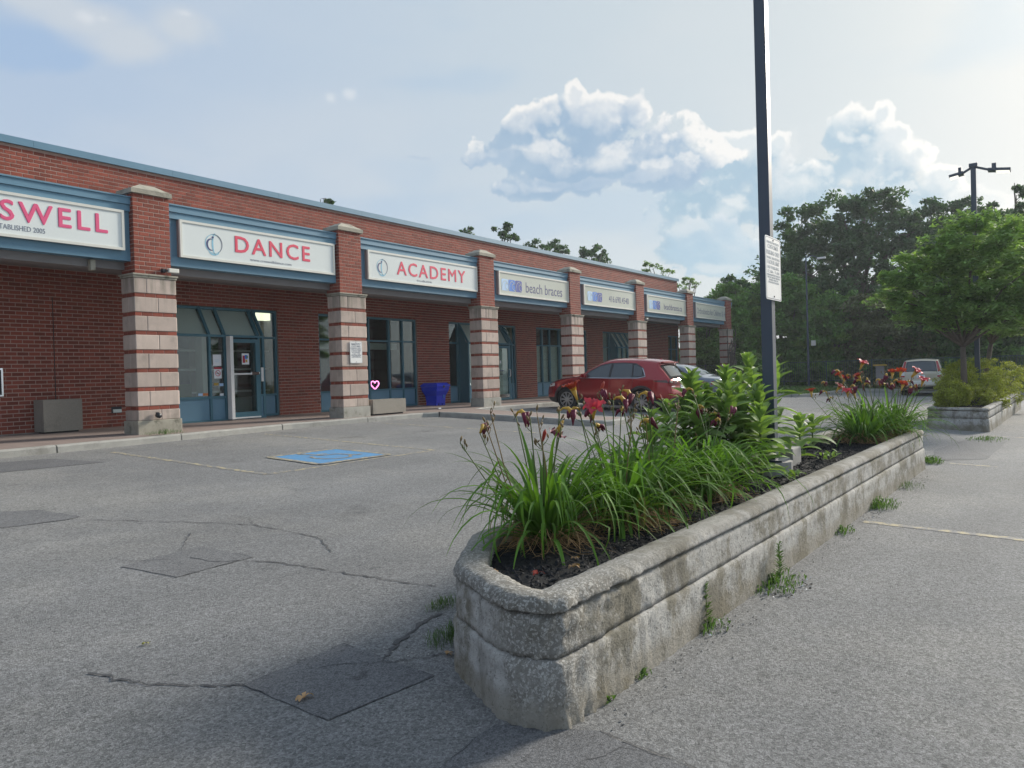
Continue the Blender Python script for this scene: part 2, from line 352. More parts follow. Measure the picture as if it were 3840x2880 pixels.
M['brick']=mat('red_brick',(.24,.060,.038),.85,var=.22,vscale=5,isl=.24,bump=.4,bscale=90,coord='World')
M['mortar']=mat('mortar',(.43,.30,.25),.95,var=.2,vscale=8,bump=.4,bscale=60)
def stn(t,cs,col,noi):
    c=mixc(mth('MULTIPLY',sm(noi(2.6,6,.65),.50,.72,t),.6,tree=t),col,(.31,.26,.225),t)
    mp=t.nodes.new('ShaderNodeVectorMath'); mp.operation='MULTIPLY'; t.links.new(cs,mp.inputs[0]); mp.inputs[1].default_value=(9,9,.8)
    n=t.nodes.new('ShaderNodeTexNoise'); n.inputs['Scale'].default_value=1; n.inputs['Detail'].default_value=5; t.links.new(mp.outputs[0],n.inputs['Vector'])
    sp=t.nodes.new('ShaderNodeSeparateXYZ'); t.links.new(cs,sp.inputs[0])
    up=mth('ADD',mth('MULTIPLY',sm(sp.outputs[2],3.0,3.75,t),.6,tree=t),mth('MULTIPLY',sm(sp.outputs[2],1.2,.8,t),.35,tree=t),tree=t)
    return mixc(mth('MULTIPLY',sm(n.outputs[0],.40,.62,t),mth('ADD',up,.12,tree=t),tree=t),c,(.17,.16,.125),t)
M['stone']=mat('sandstone',(.50,.41,.355),.9,var=.16,vscale=6,isl=.13,bump=.3,bscale=55,extra=stn,coord='World')
M['stonedirty']=mat('dirty_stone',(.35,.33,.27),.92,var=.35,vscale=5,c2=(.13,.125,.095),c2s=3.5,c2t=(.5,.7),bump=.5,bscale=40,coord='World')
M['basestone']=mat('pillar_base_concrete',(.37,.36,.32),.92,var=.3,vscale=5,c2=(.17,.17,.13),c2s=3,c2t=(.5,.7),bump=.5,bscale=40,coord='World')
M['teal']=mat('blue_painted_metal',(.125,.25,.345),.5,var=.12,vscale=2.5,spec=.4)
M['teald']=mat('teal_window_frame',(.06,.165,.215),.45,var=.1,vscale=4)
M['grey']=mat('grey_soffit',(.25,.235,.235),.8,var=.12,vscale=2)
M['signw']=mat('white_sign_panel',(.72,.76,.74),.25,var=.05,vscale=1.2,spec=.5)
M['signc']=mat('cream_sign_panel',(.60,.62,.54),.15,var=.06,vscale=1.5,spec=.6)
M['signf']=mat('sign_frame',(.66,.66,.60),.5,var=.15,vscale=4)
M['pink']=mat('pink_red_letters',(.72,.075,.135),.5,spec=.3)
M['pinkl']=mat('pink_letters',(.74,.10,.23),.5)
M['navy']=mat('navy_print',(.045,.055,.17),.5)
M['dgrey']=mat('grey_print',(.18,.2,.25),.6)
M['lblue']=mat('light_blue_print',(.43,.62,.85),.5); M['mblue']=mat('mid_blue_print',(.045,.19,.62),.5); M['dblue']=mat('deep_blue_print',(.035,.065,.33),.5); M['cyan']=mat('pale_cyan_print',(.25,.52,.66),.5)
M['white']=mat('white_paint',(.78,.78,.76),.5,var=.06); M['paper']=mat('paper',(.78,.80,.82),.7)
M['black']=mat('black_metal',(.018,.02,.026),.5,spec=.5); M['blackp']=mat('black_plastic',(.02,.02,.022),.6,var=.2)
M['pole']=mat('dark_pole_paint',(.045,.062,.092),.42,var=.15,vscale=3,spec=.5)
def glassm(name,tint,tr):
    mt=bpy.data.materials.new(name); mt.use_nodes=True; t=mt.node_tree; t.nodes.clear()
    g=t.nodes.new('ShaderNodeBsdfGlossy'); g.inputs['Roughness'].default_value=.03; g.inputs[0].default_value=(.8,.85,.88,1)
    tp=t.nodes.new('ShaderNodeBsdfTransparent'); tp.inputs[0].default_value=tuple(tint)+(1,)
    lw=t.nodes.new('ShaderNodeLayerWeight'); lw.inputs[0].default_value=.5
    mx=t.nodes.new('ShaderNodeMixShader'); o=t.nodes.new('ShaderNodeOutputMaterial')
    fa=mth('MULTIPLY_ADD',mth('POWER',lw.outputs['Facing'],4.0,tree=t),.9,.045+tr,tree=t)
    t.links.new(fa,mx.inputs[0]); t.links.new(tp.outputs[0],mx.inputs[1]); t.links.new(g.outputs[0],mx.inputs[2]); t.links.new(mx.outputs[0],o.inputs[0]); return mt
M['glass']=glassm('window_glass',(.80,.85,.83),.04)
M['cglass']=glassm('car_glass',(.22,.24,.25),.08)
M['blind']=mat('pale_blind',(.66,.72,.68),.8,var=.08,vscale=2)
M['room']=mat('interior_wall',(.22,.21,.18),.9,var=.3,vscale=1.5); M['roomd']=mat('interior_dark',(.03,.035,.035),.9)
M['paver']=mat('sidewalk_pavers',(.235,.185,.165),.9,var=.25,vscale=3,bump=.4,bscale=50)
M['mulch']=mat('black_mulch',(.011,.012,.015),.85,isl=.6,var=.3,vscale=20,spec=.35)
M['mulchb']=mat('mulch_bed',(.008,.009,.011),.95,var=.4,vscale=30,bump=1,bscale=70)
M['leaf']=mat('daylily_leaf',(.090,.185,.030),.68,var=.2,vscale=6,isl=.38,transl=.32,spec=.25)
M['leafy']=mat('yellowing_leaf',(.22,.21,.05),.7,var=.2,vscale=6,isl=.3,transl=.15)
M['straw']=mat('dry_leaf',(.40,.25,.13),.8,var=.3,vscale=8,isl=.5,transl=.2)
M['stem']=mat('green_stem',(.085,.12,.035),.6,var=.3,vscale=15); M['stemd']=mat('dry_stem',(.20,.14,.065),.7,var=.4,vscale=15)
M['milk']=mat('milkweed_leaf',(.185,.285,.085),.55,var=.12,vscale=12,isl=.25,transl=.3,spec=.4)
M['petal']=mat('red_petal',(.50,.045,.075),.55,var=.3,vscale=18,transl=.25); M['petald']=mat('dark_wilted_petal',(.13,.012,.035),.6,var=.4,vscale=18); M['throat']=mat('yellow_throat',(.55,.36,.07),.6,var=.2,vscale=20,transl=.2); M['petalr']=mat('rust_petal',(.33,.04,.025),.6,var=.3,vscale=18,transl=.2)
M['bark']=mat('bark',(.10,.085,.070),.95,var=.4,vscale=9,bump=.9,bscale=30)
M['soil']=mat('soil',(.06,.055,.035),.95,var=.4,vscale=4,c2=(.05,.08,.02),c2s=1.5)
M['grass']=mat('grass_blade',(.07,.13,.03),.6,isl=.4,transl=.25)
M['weed']=mat('weed_leaf',(.085,.16,.035),.6,isl=.35,transl=.25)
M['chrome']=mat('chrome',(.75,.76,.78),.15,metal=1); M['rubber']=mat('tyre_rubber',(.018,.018,.02),.85,var=.2)
M['neon']=mat('pink_neon',(.9,.3,.6),.4,emit=(1,.25,.62),es=1.6)
# ============================================================ GROUND
xs=[-90,-20,0,5,10,15,20,30,40,50,60,90,200]; ys=[-120,-40,-10,0,5,10,20,40,90,160]
V=[(x,y,gz(x,y)) for y in ys for x in xs]; nx=len(xs)
F=[(j*nx+i,j*nx+i+1,(j+1)*nx+i+1,(j+1)*nx+i) for j in range(len(ys)-1) for i in range(nx-1)]
ground=mesh_obj('ground',V,F,M['asphalt'],kind='structure')
def sheet(name,pts,mt,dz=.004,parent=None,**k):
    return mesh_obj(name,[(x,y,gz(x,y)+dz) for x,y in pts],[tuple(range(len(pts)))],mt,parent or ground,**k)
def pg(l,ox,oy,s): return [atG(ox+x*s,oy+y*s)[:2] for x,y in l]
def z8(l): return pg(l,0,1650,.7685)
def jag(pts,n=6,amp=.012):
    out=[]
    for a,b in zip(pts,pts[1:]):
        for i in range(n):
            t=i/n; out.append((a[0]+(b[0]-a[0])*t+random.gauss(0,amp*.55),a[1]+(b[1]-a[1])*t+random.gauss(0,amp*.55)))
    out.append(pts[-1]); return out
def patch(pts,mt,crack=True):
    c=Vector((sum(p[0] for p in pts)/len(pts),sum(p[1] for p in pts)/len(pts)))
    s=sum((pts[i][0]*pts[(i+1)%len(pts)][1]-pts[(i+1)%len(pts)][0]*pts[i][1]) for i in range(len(pts)))
    if s<0: pts=pts[::-1]
    q=jag(list(pts)+[pts[0]],5,.010)[:-1]
    sheet('asphalt_patch',q,mt)
    if crack: ribbon(jag(list(pts)+[pts[0]],9,.008),.009,.4)
def ribbon(pts,w,gap=0.0,mt=None,name='crack',dz=.0055):
    V=[];F=[]; n=len(pts); wid=[w*(.12+.6*random.random()) for _ in pts]; wid[0]=wid[-1]=w*.2
    for i,p in enumerate(pts):
        a=pts[max(i-1,0)]; b=pts[min(i+1,n-1)]; d=Vector((b[0]-a[0],b[1]-a[1])).normalized(); nn=Vector((-d.y,d.x))*wid[i]/2
        for s in (-1,1): x,y=p[0]+nn.x*s,p[1]+nn.y*s; V.append((x,y,gz(x,y)+dz))
    for i in range(n-1):
        if random.random()<gap: continue
        F.append((i*2,i*2+2,i*2+3,i*2+1))
    mesh_obj(name,V,F,mt or M['tar'],ground)
patch(z8([(-300,470),(-300,370),(195,342),(390,375),(330,390)]),M['patch2'])
patch(z8([(590,620),(870,545),(975,520),(1240,572),(1160,592),(860,672)]),M['patch2'])
patch(z8([(1190,1200),(1675,995),(2120,1155),(1600,1370)]),M['patch'])
patch(z8([(-400,200),(-300,135),(240,92),(515,108),(200,140)]),M['patch'],False)
patch(pg([(-300,1950),(430,1390),(1090,1430),(1900,1760),(1500,2050)],1600,1900,.5906),M['patch'])
patch(pg([(1420,755),(1430,690),(1640,625),(1860,640),(1740,745)],2600,1250,.633),M['patch2'],False)
def crk(l,w,o=(0,1650,.7685),n=7): ribbon(jag(pg(l,*o),n,.02),w)
crk([(330,390),(700,397),(1110,408),(1240,415),(1400,445),(1560,482),(1615,550)],.024)
crk([(1225,412),(1215,385),(1140,370),(1060,365)],.012)
crk([(555,575),(580,588),(680,592),(860,585)],.012)
crk([(885,542),(905,495),(930,455)],.018)
crk([(920,572),(1040,597),(1160,592),(1330,597),(1500,618),(1640,645),(1830,672),(2000,700),(2130,715)],.028)
crk([(430,1135),(560,1165),(700,1190),(930,1202),(1190,1197)],.030)
crk([(1870,1080),(1930,1000),(2060,885),(2160,850)],.055)
crk([(1560,1115),(1700,1100),(1880,1090),(2100,1060),(2212,1040)],.014)
crk([(500,730),(900,640),(1400,660)],.006)
Z7=(2600,1250,.633)
crk([(1430,560),(1560,640),(1640,690),(1760,740)],.02,Z7); crk([(1560,650),(1740,610),(1960,640)],.012,Z7); crk([(1250,850),(1340,862),(1450,872)],.03,Z7)
crk([(1800,560),(1960,585)],.03,Z7); crk([(1880,520),(1960,522)],.02,Z7)
crk([(1000,1620),(1300,1540),(1500,1590)],.008,(1600,1900,.5906)); crk([(1100,1430),(1560,1600),(1900,1760)],.012,(1600,1900,.5906))
# parking lines (worn)
def line(x0,y0,x1,y1,w,mt=None,name='painted_line',dz=.003):
    n=max(2,int(math.hypot(x1-x0,y1-y0)/.25)); d=Vector((x1-x0,y1-y0)).normalized(); nn=Vector((-d.y,d.x))*w/2; V=[];F=[]
    for i in range(n+1):
        t=i/n
        for s in (-1,1):
            x=x0+(x1-x0)*t+nn.x*s+random.gauss(0,.004); y=y0+(y1-y0)*t+nn.y*s+random.gauss(0,.004); V.append((x,y,gz(x,y)+dz))
    for i in range(n): F.append((i*2,i*2+2,i*2+3,i*2+1))
    mesh_obj(name,V,F,mt or M['yellow'],ground)
for a in ((6.80,13.3,6.72,8.98,.11),(6.72,8.98,10.25,8.98,.10),(10.36,13.9,10.25,8.98,.11),(13.9,13.9,13.98,9.2,.11),(8.15,1.585,8.14,-4.5,.11),(13.55,1.39,13.5,.75,.11),(18.9,1.2,18.9,-4,.11)): line(*a)
# accessible bay emblem: blue field, yellow border, wheelchair figure
bc=[(7.80,9.14),(9.30,9.14),(9.36,10.50),(7.90,10.50)]
sheet('blue_field',bc,M['blue_paint'],.009)
for i in range(4): line(*bc[i],*bc[(i+1)%4],.12,dz=.011)
def sym(pts,w=.09): 
    q=[(8.6+x,9.85+y) for x,y in pts]
    for a,b in zip(q,q[1:]): line(*a,*b,w,name='wheelchair_symbol',dz=.013)
sym([(.32*math.cos(t)-.05,.32*math.sin(t)-.12) for t in np.linspace(2.3,5.9,10)],.06); sym([(-.12,.42),(-.08,.1),(.22,.06),(.34,-.32),(.46,-.28)],.07); sym([(-.10,.22),(.16,.22)],.05)
for k in range(1): sym([(-.15+.06*math.cos(t),.5+.06*math.sin(t)) for t in np.linspace(0,6.28,7)],.05)
# ------------------------------------------------ sidewalk + curb
def swz(y): return .62+(y-14.2)*.022
SW=[(-25,13.7),(5.3,13.9),(7.4,14.0),(9.5,14.2),(11.5,14.38),(15.9,14.3),(16.35,14.1),(16.45,13.6),(16.2,9.2),(16.35,8.9),(16.7,8.8),(17.3,8.8),(17.65,9.0),(17.7,9.4),(18.1,13.7),(18.25,14.15),(18.7,14.35),(44,14.35),(48,14.35)]
def pz(x,y): return (gz(x,y)+.13) if y<14.0 else max(gz(x,y)+.125,swz(y)-.005)
cw=.15
inn=[]
for i,p in enumerate(SW):
    a=SW[max(i-1,0)]; b=SW[min(i+1,len(SW)-1)]; d=Vector((b[0]-a[0],b[1]-a[1])).normalized(); inn.append((p[0]-d.y*cw,p[1]+d.x*cw))
sidewalk=empty('sidewalk',(0,0,0),kind='structure')
# paving: strip between the inner curb line and the wall, plus the walkway arm
poly=inn+[(48,17.3),(-25,17.3)]
V2=[Vector(p) for p in poly]; n=len(V2)
res=delaunay_2d_cdt(V2,[(i,(i+1)%n) for i in range(n)],[list(range(n))],1,1e-5)
mesh_obj('paving',[(v.x,v.y,pz(v.x,v.y) if v.y<17 else swz(v.y)) for v in res[0]],[tuple(f) for f in res[2]],M['paver'],sidewalk)
def resample(P,step):
    out=[P[0]]
    for a,b in zip(P,P[1:]):
        L=math.dist(a,b); k=max(1,round(L/step))
        for i in range(1,k+1): out.append((a[0]+(b[0]-a[0])*i/k,a[1]+(b[1]-a[1])*i/k))
    return out
def curb(P,parent,ht,seg=2.4,side=1,topf=None):
    S=resample(P,.3); acc=0; run=[S[0]]; runs=[]
    for a,b in zip(S,S[1:]):
        run.append(b); acc+=math.dist(a,b)
        if acc>seg: runs.append(run); run=[b]; acc=0
    if len(run)>1: runs.append(run)
    for r in runs:
        V=[];F=[];m_=len(r)
        for i,p in enumerate(r):
            a=r[max(i-1,0)]; b=r[min(i+1,m_-1)]; d=Vector((b[0]-a[0],b[1]-a[1])).normalized(); nn=Vector((-d.y,d.x))*side
            e=.012*(1 if i==0 else -1 if i==m_-1 else 0); px_,py_=p[0]+d.x*e,p[1]+d.y*e
            z0=gz(px_,py_)-.05; z1=(topf(px_,py_) if topf else gz(px_,py_)+ht)+.004+random.gauss(0,.002)
            for o_,z in ((0,z0),(.01+random.gauss(0,.003),z1-.03),(.035+random.gauss(0,.004),z1),(cw,z1),(cw,z0)): V.append((px_+nn.x*o_,py_+nn.y*o_,z))
        for i in range(m_-1):
            for k in range(4): F.append((i*5+k,(i+1)*5+k,(i+1)*5+k+1,i*5+k+1))
        F.append((0,1,2,3,4)); F.append(tuple((m_-1)*5+k for k in (4,3,2,1,0)))
        mesh_obj('curb_stone',V,F,M['curb'],parent)
curb(SW,sidewalk,.13,topf=pz)
# planted island behind the bays
isl=[(34.6,14.35),(34.3,11),(34.45,10.1),(34.9,9.3),(35.8,8.9),(37,8.85),(41.5,8.95),(44.5,8.6),(45,7.5),(45.1,-30)]
island=empty('planted_island',(0,0,0),kind='structure')
pl=isl+[(95,-30),(95,60),(48.2,60),(48.2,14.35)]
V2=[Vector(p) for p in pl]; n=len(V2); res=delaunay_2d_cdt(V2,[(i,(i+1)%n) for i in range(n)],[list(range(n))],1,1e-5)
mesh_obj('soil_bed',[(v.x,v.y,gz(v.x,v.y)+.10) for v in res[0]],[tuple(f) for f in res[2]],M['soil'],island)
curb(isl,island,.14,side=1)
# ============================================================ BUILDING
WY=17.16; BZ=.69; CH=.083; BL_=.22
bld=empty('strip_mall_building',(20,20,.6),'long low red brick shop building with blue coping and a covered walkway','building')
bld.location=(0,0,0)
def B(name,*a,**k): return bx(name,*a,parent=bld,**k)
OPEN=[(9.74,13.34,'v',9.75,12.62),(14.76,18.88,'w'),(20.52,24.58,'v',21.1,23.82),(26.0,30.12,'w2'),(31.6,35.62,'v2',32.36,34.9),(38.95,40.3,'w3')]
X0,X1=-14,40.4; ZT=3.52; TOP=6.56
# mortar backing: real wall with openings
mb=MB(); cuts=[X0]+[v for o_ in OPEN for v in o_[:2]]+[X1]
for i in range(0,len(cuts)-1,2): mb.box(cuts[i],cuts[i+1]-(0.02 if i==len(cuts)-2 else 0),WY+.005,WY+.30,.4,ZT)
mb.box(X0,X1-.02,WY+.005,WY+.30,ZT,TOP)
mb.box(X1-.28,X1-.012,WY+.31,30,.4,TOP-.02); mb.box(X0,X0+.3,WY+.31,30,.4,TOP); mb.box(X0,X1,29.7,30,.4,TOP)
mb.build('wall',M['mortar'],bld)
B('roof',X0+.3,X1-.3,WY+.31,29.69,6.2,6.3,M['grey'])
# foundation strip and coping lengths
for i in range(0,len(cuts)-1,2):
    x=cuts[i]
    while x<cuts[i+1]-.01:
        e=min(x+1.4+random.random(),cuts[i+1]); B('foundation_strip',x+.004,e-.004,WY-.03-random.random()*.02,WY+.01,.5,BZ-.005+random.uniform(-.006,.01),M['basestone']); x=e
x=X0
while x<X1:
    e=min(x+3.05,X1+.07)
    MB().box(x+.002,e-.002,WY-.06,WY+.34,TOP+.005,6.70).box(x+.002,e-.002,WY-.07,WY-.058,TOP-.01,6.695).build('coping',M['teal'],bld); x=e
# bricks of the front wall
cand=[]
def courses(z0,z1):
    k=math.ceil((z0-BZ)/CH-1e-6)
    while BZ+(k+1)*CH<=z1+.02: yield k,BZ+k*CH; k+=1
def addrow(k,z,xa,xb,zone):
    off=(k%2)*BL_/2; i0=math.floor((xa-off)/BL_)
    x=i0*BL_+off
    while x<xb:
        a,b=max(x+.007,xa),min(x+BL_-.007,xb)
        if b-a>.03: cand.append((a,b,z))
        x+=BL_
for k,z in courses(BZ,TOP):
    if z<3.5:
        for i in range(0,len(cuts)-1,2): addrow(k,z,cuts[i],cuts[i+1],0)
    elif z<4.1 or z>4.9: addrow(k,z,X0,X1,1)
def vis(c):
    a,b,z=c; p=Vector(((a+b)/2,WY,z))-Vector((0,0,EYE)); d=p.dot(_F)
    if d<1: return 1e9
    u=p.dot(_R)/d*FPX+1920; v=1440-p.dot(_U)/d*FPX
    if not(0<u<3840 and 0<v<2880): return 1e8+d
    if z>3.75 and z<5.3: return 1e7+d
    return d
cand.sort(key=vis)
OUTB=(8.79,9.02,1.00,1.145)
def hole(a,b,z): return a<OUTB[1] and b>OUTB[0] and z+CH>OUTB[2] and z<OUTB[3]
for a,b,z in cand[:300]: piece('brick',a,b,WY+random.uniform(-.0015,.0015),WY+.06,z+.009,z+CH-.009,M['brick'],bld)
mb=MB()
for a,b,z in cand[300:]:
    y=WY+random.uniform(-.0015,.0015); z0=z+.009; z1=z+CH-.009; yb=WY+.014
    mb.add([(a,y,z0),(b,y,z0),(b,y,z1),(a,y,z1),(a,yb,z0),(b,yb,z0),(b,yb,z1),(a,yb,z1)],[(0,1,2,3),(0,4,5,1),(1,5,6,2),(2,6,7,3),(3,7,4,0)])
# end wall bricks
for k,z in courses(BZ,TOP-.02):
    off=(k%2)*BL_/2; y=WY+.02+off
    while y<29.8:
        z0=z+.005;z1=z+CH-.005; a,b=y,min(y+BL_-.01,29.98); xx=X1; xb=X1-.014
        mb.add([(xx,a,z0),(xx,b,z0),(xx,b,z1),(xx,a,z1),(xb,a,z0),(xb,b,z0),(xb,b,z1),(xb,a,z1)],[(0,1,2,3),(0,4,5,1),(1,5,6,2),(2,6,7,3),(3,7,4,0)]); y+=BL_
mb.build('brickwork',M['brick'],bld,kind='stuff')
# room behind the glass
mb=MB(); mb.box(8,41,20.6,20.7,.6,3.7).box(8,40.3,WY+.31,20.6,.55,.64).box(8,40.3,WY+.31,20.6,3.6,3.7); mb.build('interior',M['room'],bld)
for x in (9.2,14.0,19.6,25.3,30.9,36.5): B('partition',x,x+.12,WY+.31,20.6,.6,3.6,M['room'])
def frame_rect(mb,x0,x1,z0,z1,y0,y1,w=.05): mb.box(x0,x0+w,y0,y1,z0,z1).box(x1-w,x1,y0,y1,z0,z1).box(x0+w,x1-w,y0,y1,z0,z0+w).box(x0+w,x1-w,y0,y1,z1-w,z1)
ZS,ZM,ZB,ZTp=1.26,2.78,.695,3.51
def window(x0,x1,mull,blind=None):
    fr=MB(); y0,y1=WY+.05,WY+.15
    frame_rect(fr,x0,x1,ZB,ZTp,y0,y1,.06)
    for z in (ZS,ZM): fr.box(x0+.06,x1-.06,y0+.002,y1,z-.025,z+.025)
    for x in mull: fr.box(x-.03,x+.03,y0-.003,y1,ZB+.06,ZTp-.06)
    w=fr.build('window',M['teald'],bld)
    e=[x0+.06]+list(mull)+[x1-.06]
    for a,b in zip(e,e[1:]):
        bx('spandrel',a+.03,b-.03,y0+.03,y0+.05,ZB+.05,ZS-.02,M['teal'],w)
        bx('pane',a+.03,b-.03,y0+.05,y0+.056,ZS+.02,ZM-.02,M['glass'],w); bx('pane',a+.03,b-.03,y0+.05,y0+.056,ZM+.02,ZTp-.05,M['glass'],w)
        if blind: bx('blind',a+.035,b-.035,y0+.12,y0+.125,ZS+.03,ZM-.01 if blind==1 else ZTp-.06,M['blind'],w)
    return w
window(14.76,18.88,(15.36,15.96,16.76,17.64,18.25))
window(26.0,30.12,(26.52,27.1,27.85,28.7,29.4),1)
window(38.95,40.3,(39.5,))
w_=window(20.52,21.1,()); w_=window(23.82,24.58,()); window(12.62,13.34,()); window(31.6,32.36,(),2); window(34.9,35.62,(),2)
def vestibule(x0,x1,door,mull,blind=False,vy=16.8,dz=2.80):
    fr=MB(); g=[]; 
    # front frame
    frame_rect(fr,x0,x1,.66,dz,vy,vy+.08,.06)
    for x in mull: fr.box(x-.03,x+.03,vy-.003,vy+.083,.66,dz-.05)
    e=[x0]+list(mull)+[x1]; dx0,dx1=door
    for a,b in zip(e,e[1:]):
        if abs(a-dx0)<.12: continue
        fr.box(a+.03,b-.03,vy+.002,vy+.08,ZS-.03,ZS+.03)
    # slope bars and side frames
    ss=[x0+.03]+list(mull)+[x1-.03]
    for x in ss: fr.bar((x,vy+.03,dz),(x,WY+.09,ZTp),.06,.06,up=(0,-.7,.7))
    fr.box(x0,x1,WY+.052,WY+.13,ZTp-.06,ZTp+.0)
    for x in (x0,x1-.06):
        fr.box(x+.001,x+.059,vy+.08,WY+.05,.66,.72).box(x+.001,x+.059,vy+.08,WY+.05,dz-.06,dz-.001)
        fr.box(x+.001,x+.059,WY+.05,WY+.149,.66,ZTp-.06)
    v=fr.build('entrance_bay',M['teald'],bld)
    for a,b in zip(e,e[1:]):
        a_,b_=a+.035,b-.035
        if abs(a-dx0)>=.12:
            bx('spandrel',a_,b_,vy+.03,vy+.05,.70,ZS-.03,M['teal'],v)
            bx('pane',a_,b_,vy+.04,vy+.046,ZS+.03,dz-.06,M['glass'],v)
            if blind: bx('blind',a_,b_,vy+.10,vy+.105,ZS+.03,dz-.06,M['blind'],v)
        mesh_obj('sloped_pane',[(a_,vy+.05,dz),(b_,vy+.05,dz),(b_,WY+.1,ZTp-.05),(a_,WY+.1,ZTp-.05)],[(0,1,2,3)],M['glass'],v)
        if 1: mesh_obj('blind',[(a_,vy+.10,dz),(b_,vy+.10,dz),(b_,WY+.15,ZTp-.05),(a_,WY+.15,ZTp-.05)],[(0,1,2,3)],M['blind'],v)
    for x in (x0+.03,x1-.03):
        mesh_obj('side_pane',[(x,vy+.08,.72),(x,WY+.05,.72),(x,WY+.05,ZTp-.06),(x,vy+.08,dz-.06)],[(0,1,2,3)],M['glass'] if not blind else M['teald'],v)
    # door
    d=MB(); frame_rect(d,dx0,dx1,.70,2.70,vy-.03,vy+.02,.09); d.box(dx0+.09,dx1-.09,vy-.029,vy+.019,.79,.86)
    dr=d.build('door',M['teald'],bld); bx('pane',dx0+.09,dx1-.09,vy-.005,vy+.002,.86,2.61,M['glass'],dr)
    if blind=='x' or door[0]>20: bx('blind',dx0+.09,dx1-.09,vy+.03,vy+.035,.86,2.61,M['blind'],dr)
    return v,dr
v1,d1_=vestibule(9.75,12.62,(11.50,12.42),(11.04,11.47,12.45))
bx('push_bar',11.56,12.25,16.71,16.75,1.80,1.84,M['white'],d1_,bev=.008); bx('push_bar_end',12.12,12.36,16.68,16.745,1.79,1.87,M['chrome'],d1_,bev=.01)
bx('door_edge',11.47,11.56,16.60,16.768,.70,2.76,M['white'],d1_,bev=.006); bx('kick_sweep',11.58,12.42,16.745,16.769,.70,.735,M['white'],d1_)
bx('lock_plate',12.49,12.56,16.775,16.799,1.62,1.98,M['white'],v1,bev=.006)
v2,d2_=vestibule(21.12,23.82,(22.72,23.58),(22.69,23.62),True)
MB().tube([(23.50,16.76,1.55),(23.50,16.70,1.58),(23.50,16.70,1.80),(23.50,16.76,1.83)],.014).build('handle',M['white'],d2_,smooth=True)
bx('kick_plate',22.82,23.48,16.76,16.768,.78,.90,M['chrome'],d2_)
bx('mail_slot',22.98,23.12,16.78,16.792,1.63,1.665,M['black'],d2_); bx('notice',22.95,23.02,16.78,16.79,2.05,2.15,M['paper'],d2_)
bx('lettering_strip',22.84,23.2,16.78,16.79,1.76,1.80,M['dgrey'],d2_)
v3,d3_=vestibule(32.36,34.9,(33.9,34.75),(32.9,33.4,33.87),True)
# interior things seen through entrance glazing; bars and panels imitate reflected windows
B('display_wall',10.4,14.0,18.6,18.7,.64,3.2,M['room']); 
for z in (1.35,1.95,2.45): B('reflection_bar',10.6,13.9,18.3,18.36,z,z+.045,M['white'])  # white bars imitating pale horizontals reflected in the shop glass
for x0_,x1_ in ((10.6,11.55),(11.95,12.75),(12.85,13.7)):
    for z0_,z1_ in ((1.42,1.94),(2.01,2.44),(2.51,3.05)): B('reflection_panel',x0_,x1_,18.50,18.55,z0_,z1_,M['roomd'])  # dark rectangles imitating windows reflected in the shop glass
B('interior_plant',10.7,11.4,18.2,18.45,1.25,1.6,M['leaf'])
B('counter',10.6,13.9,18.1,18.6,.64,1.2,M['blind'])
B('column_interior',11.60,11.82,18.0,18.3,.64,3.5,M['blind'])
MB().box(11.9,11.96,17.6,17.66,.64,1.6).box(11.75,12.25,17.5,17.9,1.28,1.34).box(11.8,12.2,17.5,17.9,.9,.94).box(12.15,12.2,17.6,17.66,.64,1.3).build('stand',M['black'],bld)
p_=atY(1000,1188,18.3); q_=bx('ceiling_light',p_.x-.35,p_.x+.12,18.1,18.5,p_.z-.1,p_.z+.16,mat('lit_tube',(.8,.8,.7),.5,emit=(1,.96,.72),es=.9),bld)
MB().box(14.9,18.7,17.9,18.0,2.55,2.75).build('valance',M['blind'],bld)
# outlet box low on the brick wall
bx('outlet_recess',OUTB[0],OUTB[1],WY-.006,WY-.002,OUTB[2],OUTB[3],M['black'],bld); bx('outlet_cover',OUTB[0]+.03,OUTB[0]+.22,WY-.03,WY-.007,OUTB[2]+.01,OUTB[3]-.06,M['blind'],bld,bev=.008)
B('control_joint',7.63,7.645,WY-.004,WY+.012,BZ,3.5,M['roomd'])
# canopy: fascia per bay, cornice, soffit beam, ceiling, canopy roof
PX=[8.02,13.31,19.10,24.58,30.11,35.69,41.15]; PW=.88
FY=14.84
spans=[(2.9,8.08)]+[(PX[i]+PW-.06,PX[i+1]+.06) for i in range(6)]
spans[-1]=(PX[5]+PW-.06,42.35)
for a,b in spans:
    f=MB(); f.box(a,b,FY,FY+.22,4.05,4.24).box(a,b,FY+.05,FY+.22,4.24,5.02).box(a,b,FY-.03,FY+.22,5.02,5.15).box(a,b,FY-.06,FY+.22,5.155,5.285).box(a,b,FY-.085,FY+.22,5.285,5.31)
    for x in (a,b-.12): f.box(x,x+.12,FY+.01,FY+.05,4.24,5.02)
    f.build('fascia',M['teal'],bld)
B('soffit_beam',2.9,41.2,15.08,15.42,3.90,4.20,M['grey']); B('soffit_ceiling',2.9,42.3,15.43,17.15,4.10,4.14,M['grey']); B('canopy_roof',2.9,42.3,15.07,17.14,5.0,5.06,M['grey'])
B('canopy_end',42.2,42.34,15.07,17.2,4.05,5.3,M['teal'])
B('soffit_light',7.36,7.46,14.95,15.07,3.82,4.03,M['stonedirty'],bev=.02)
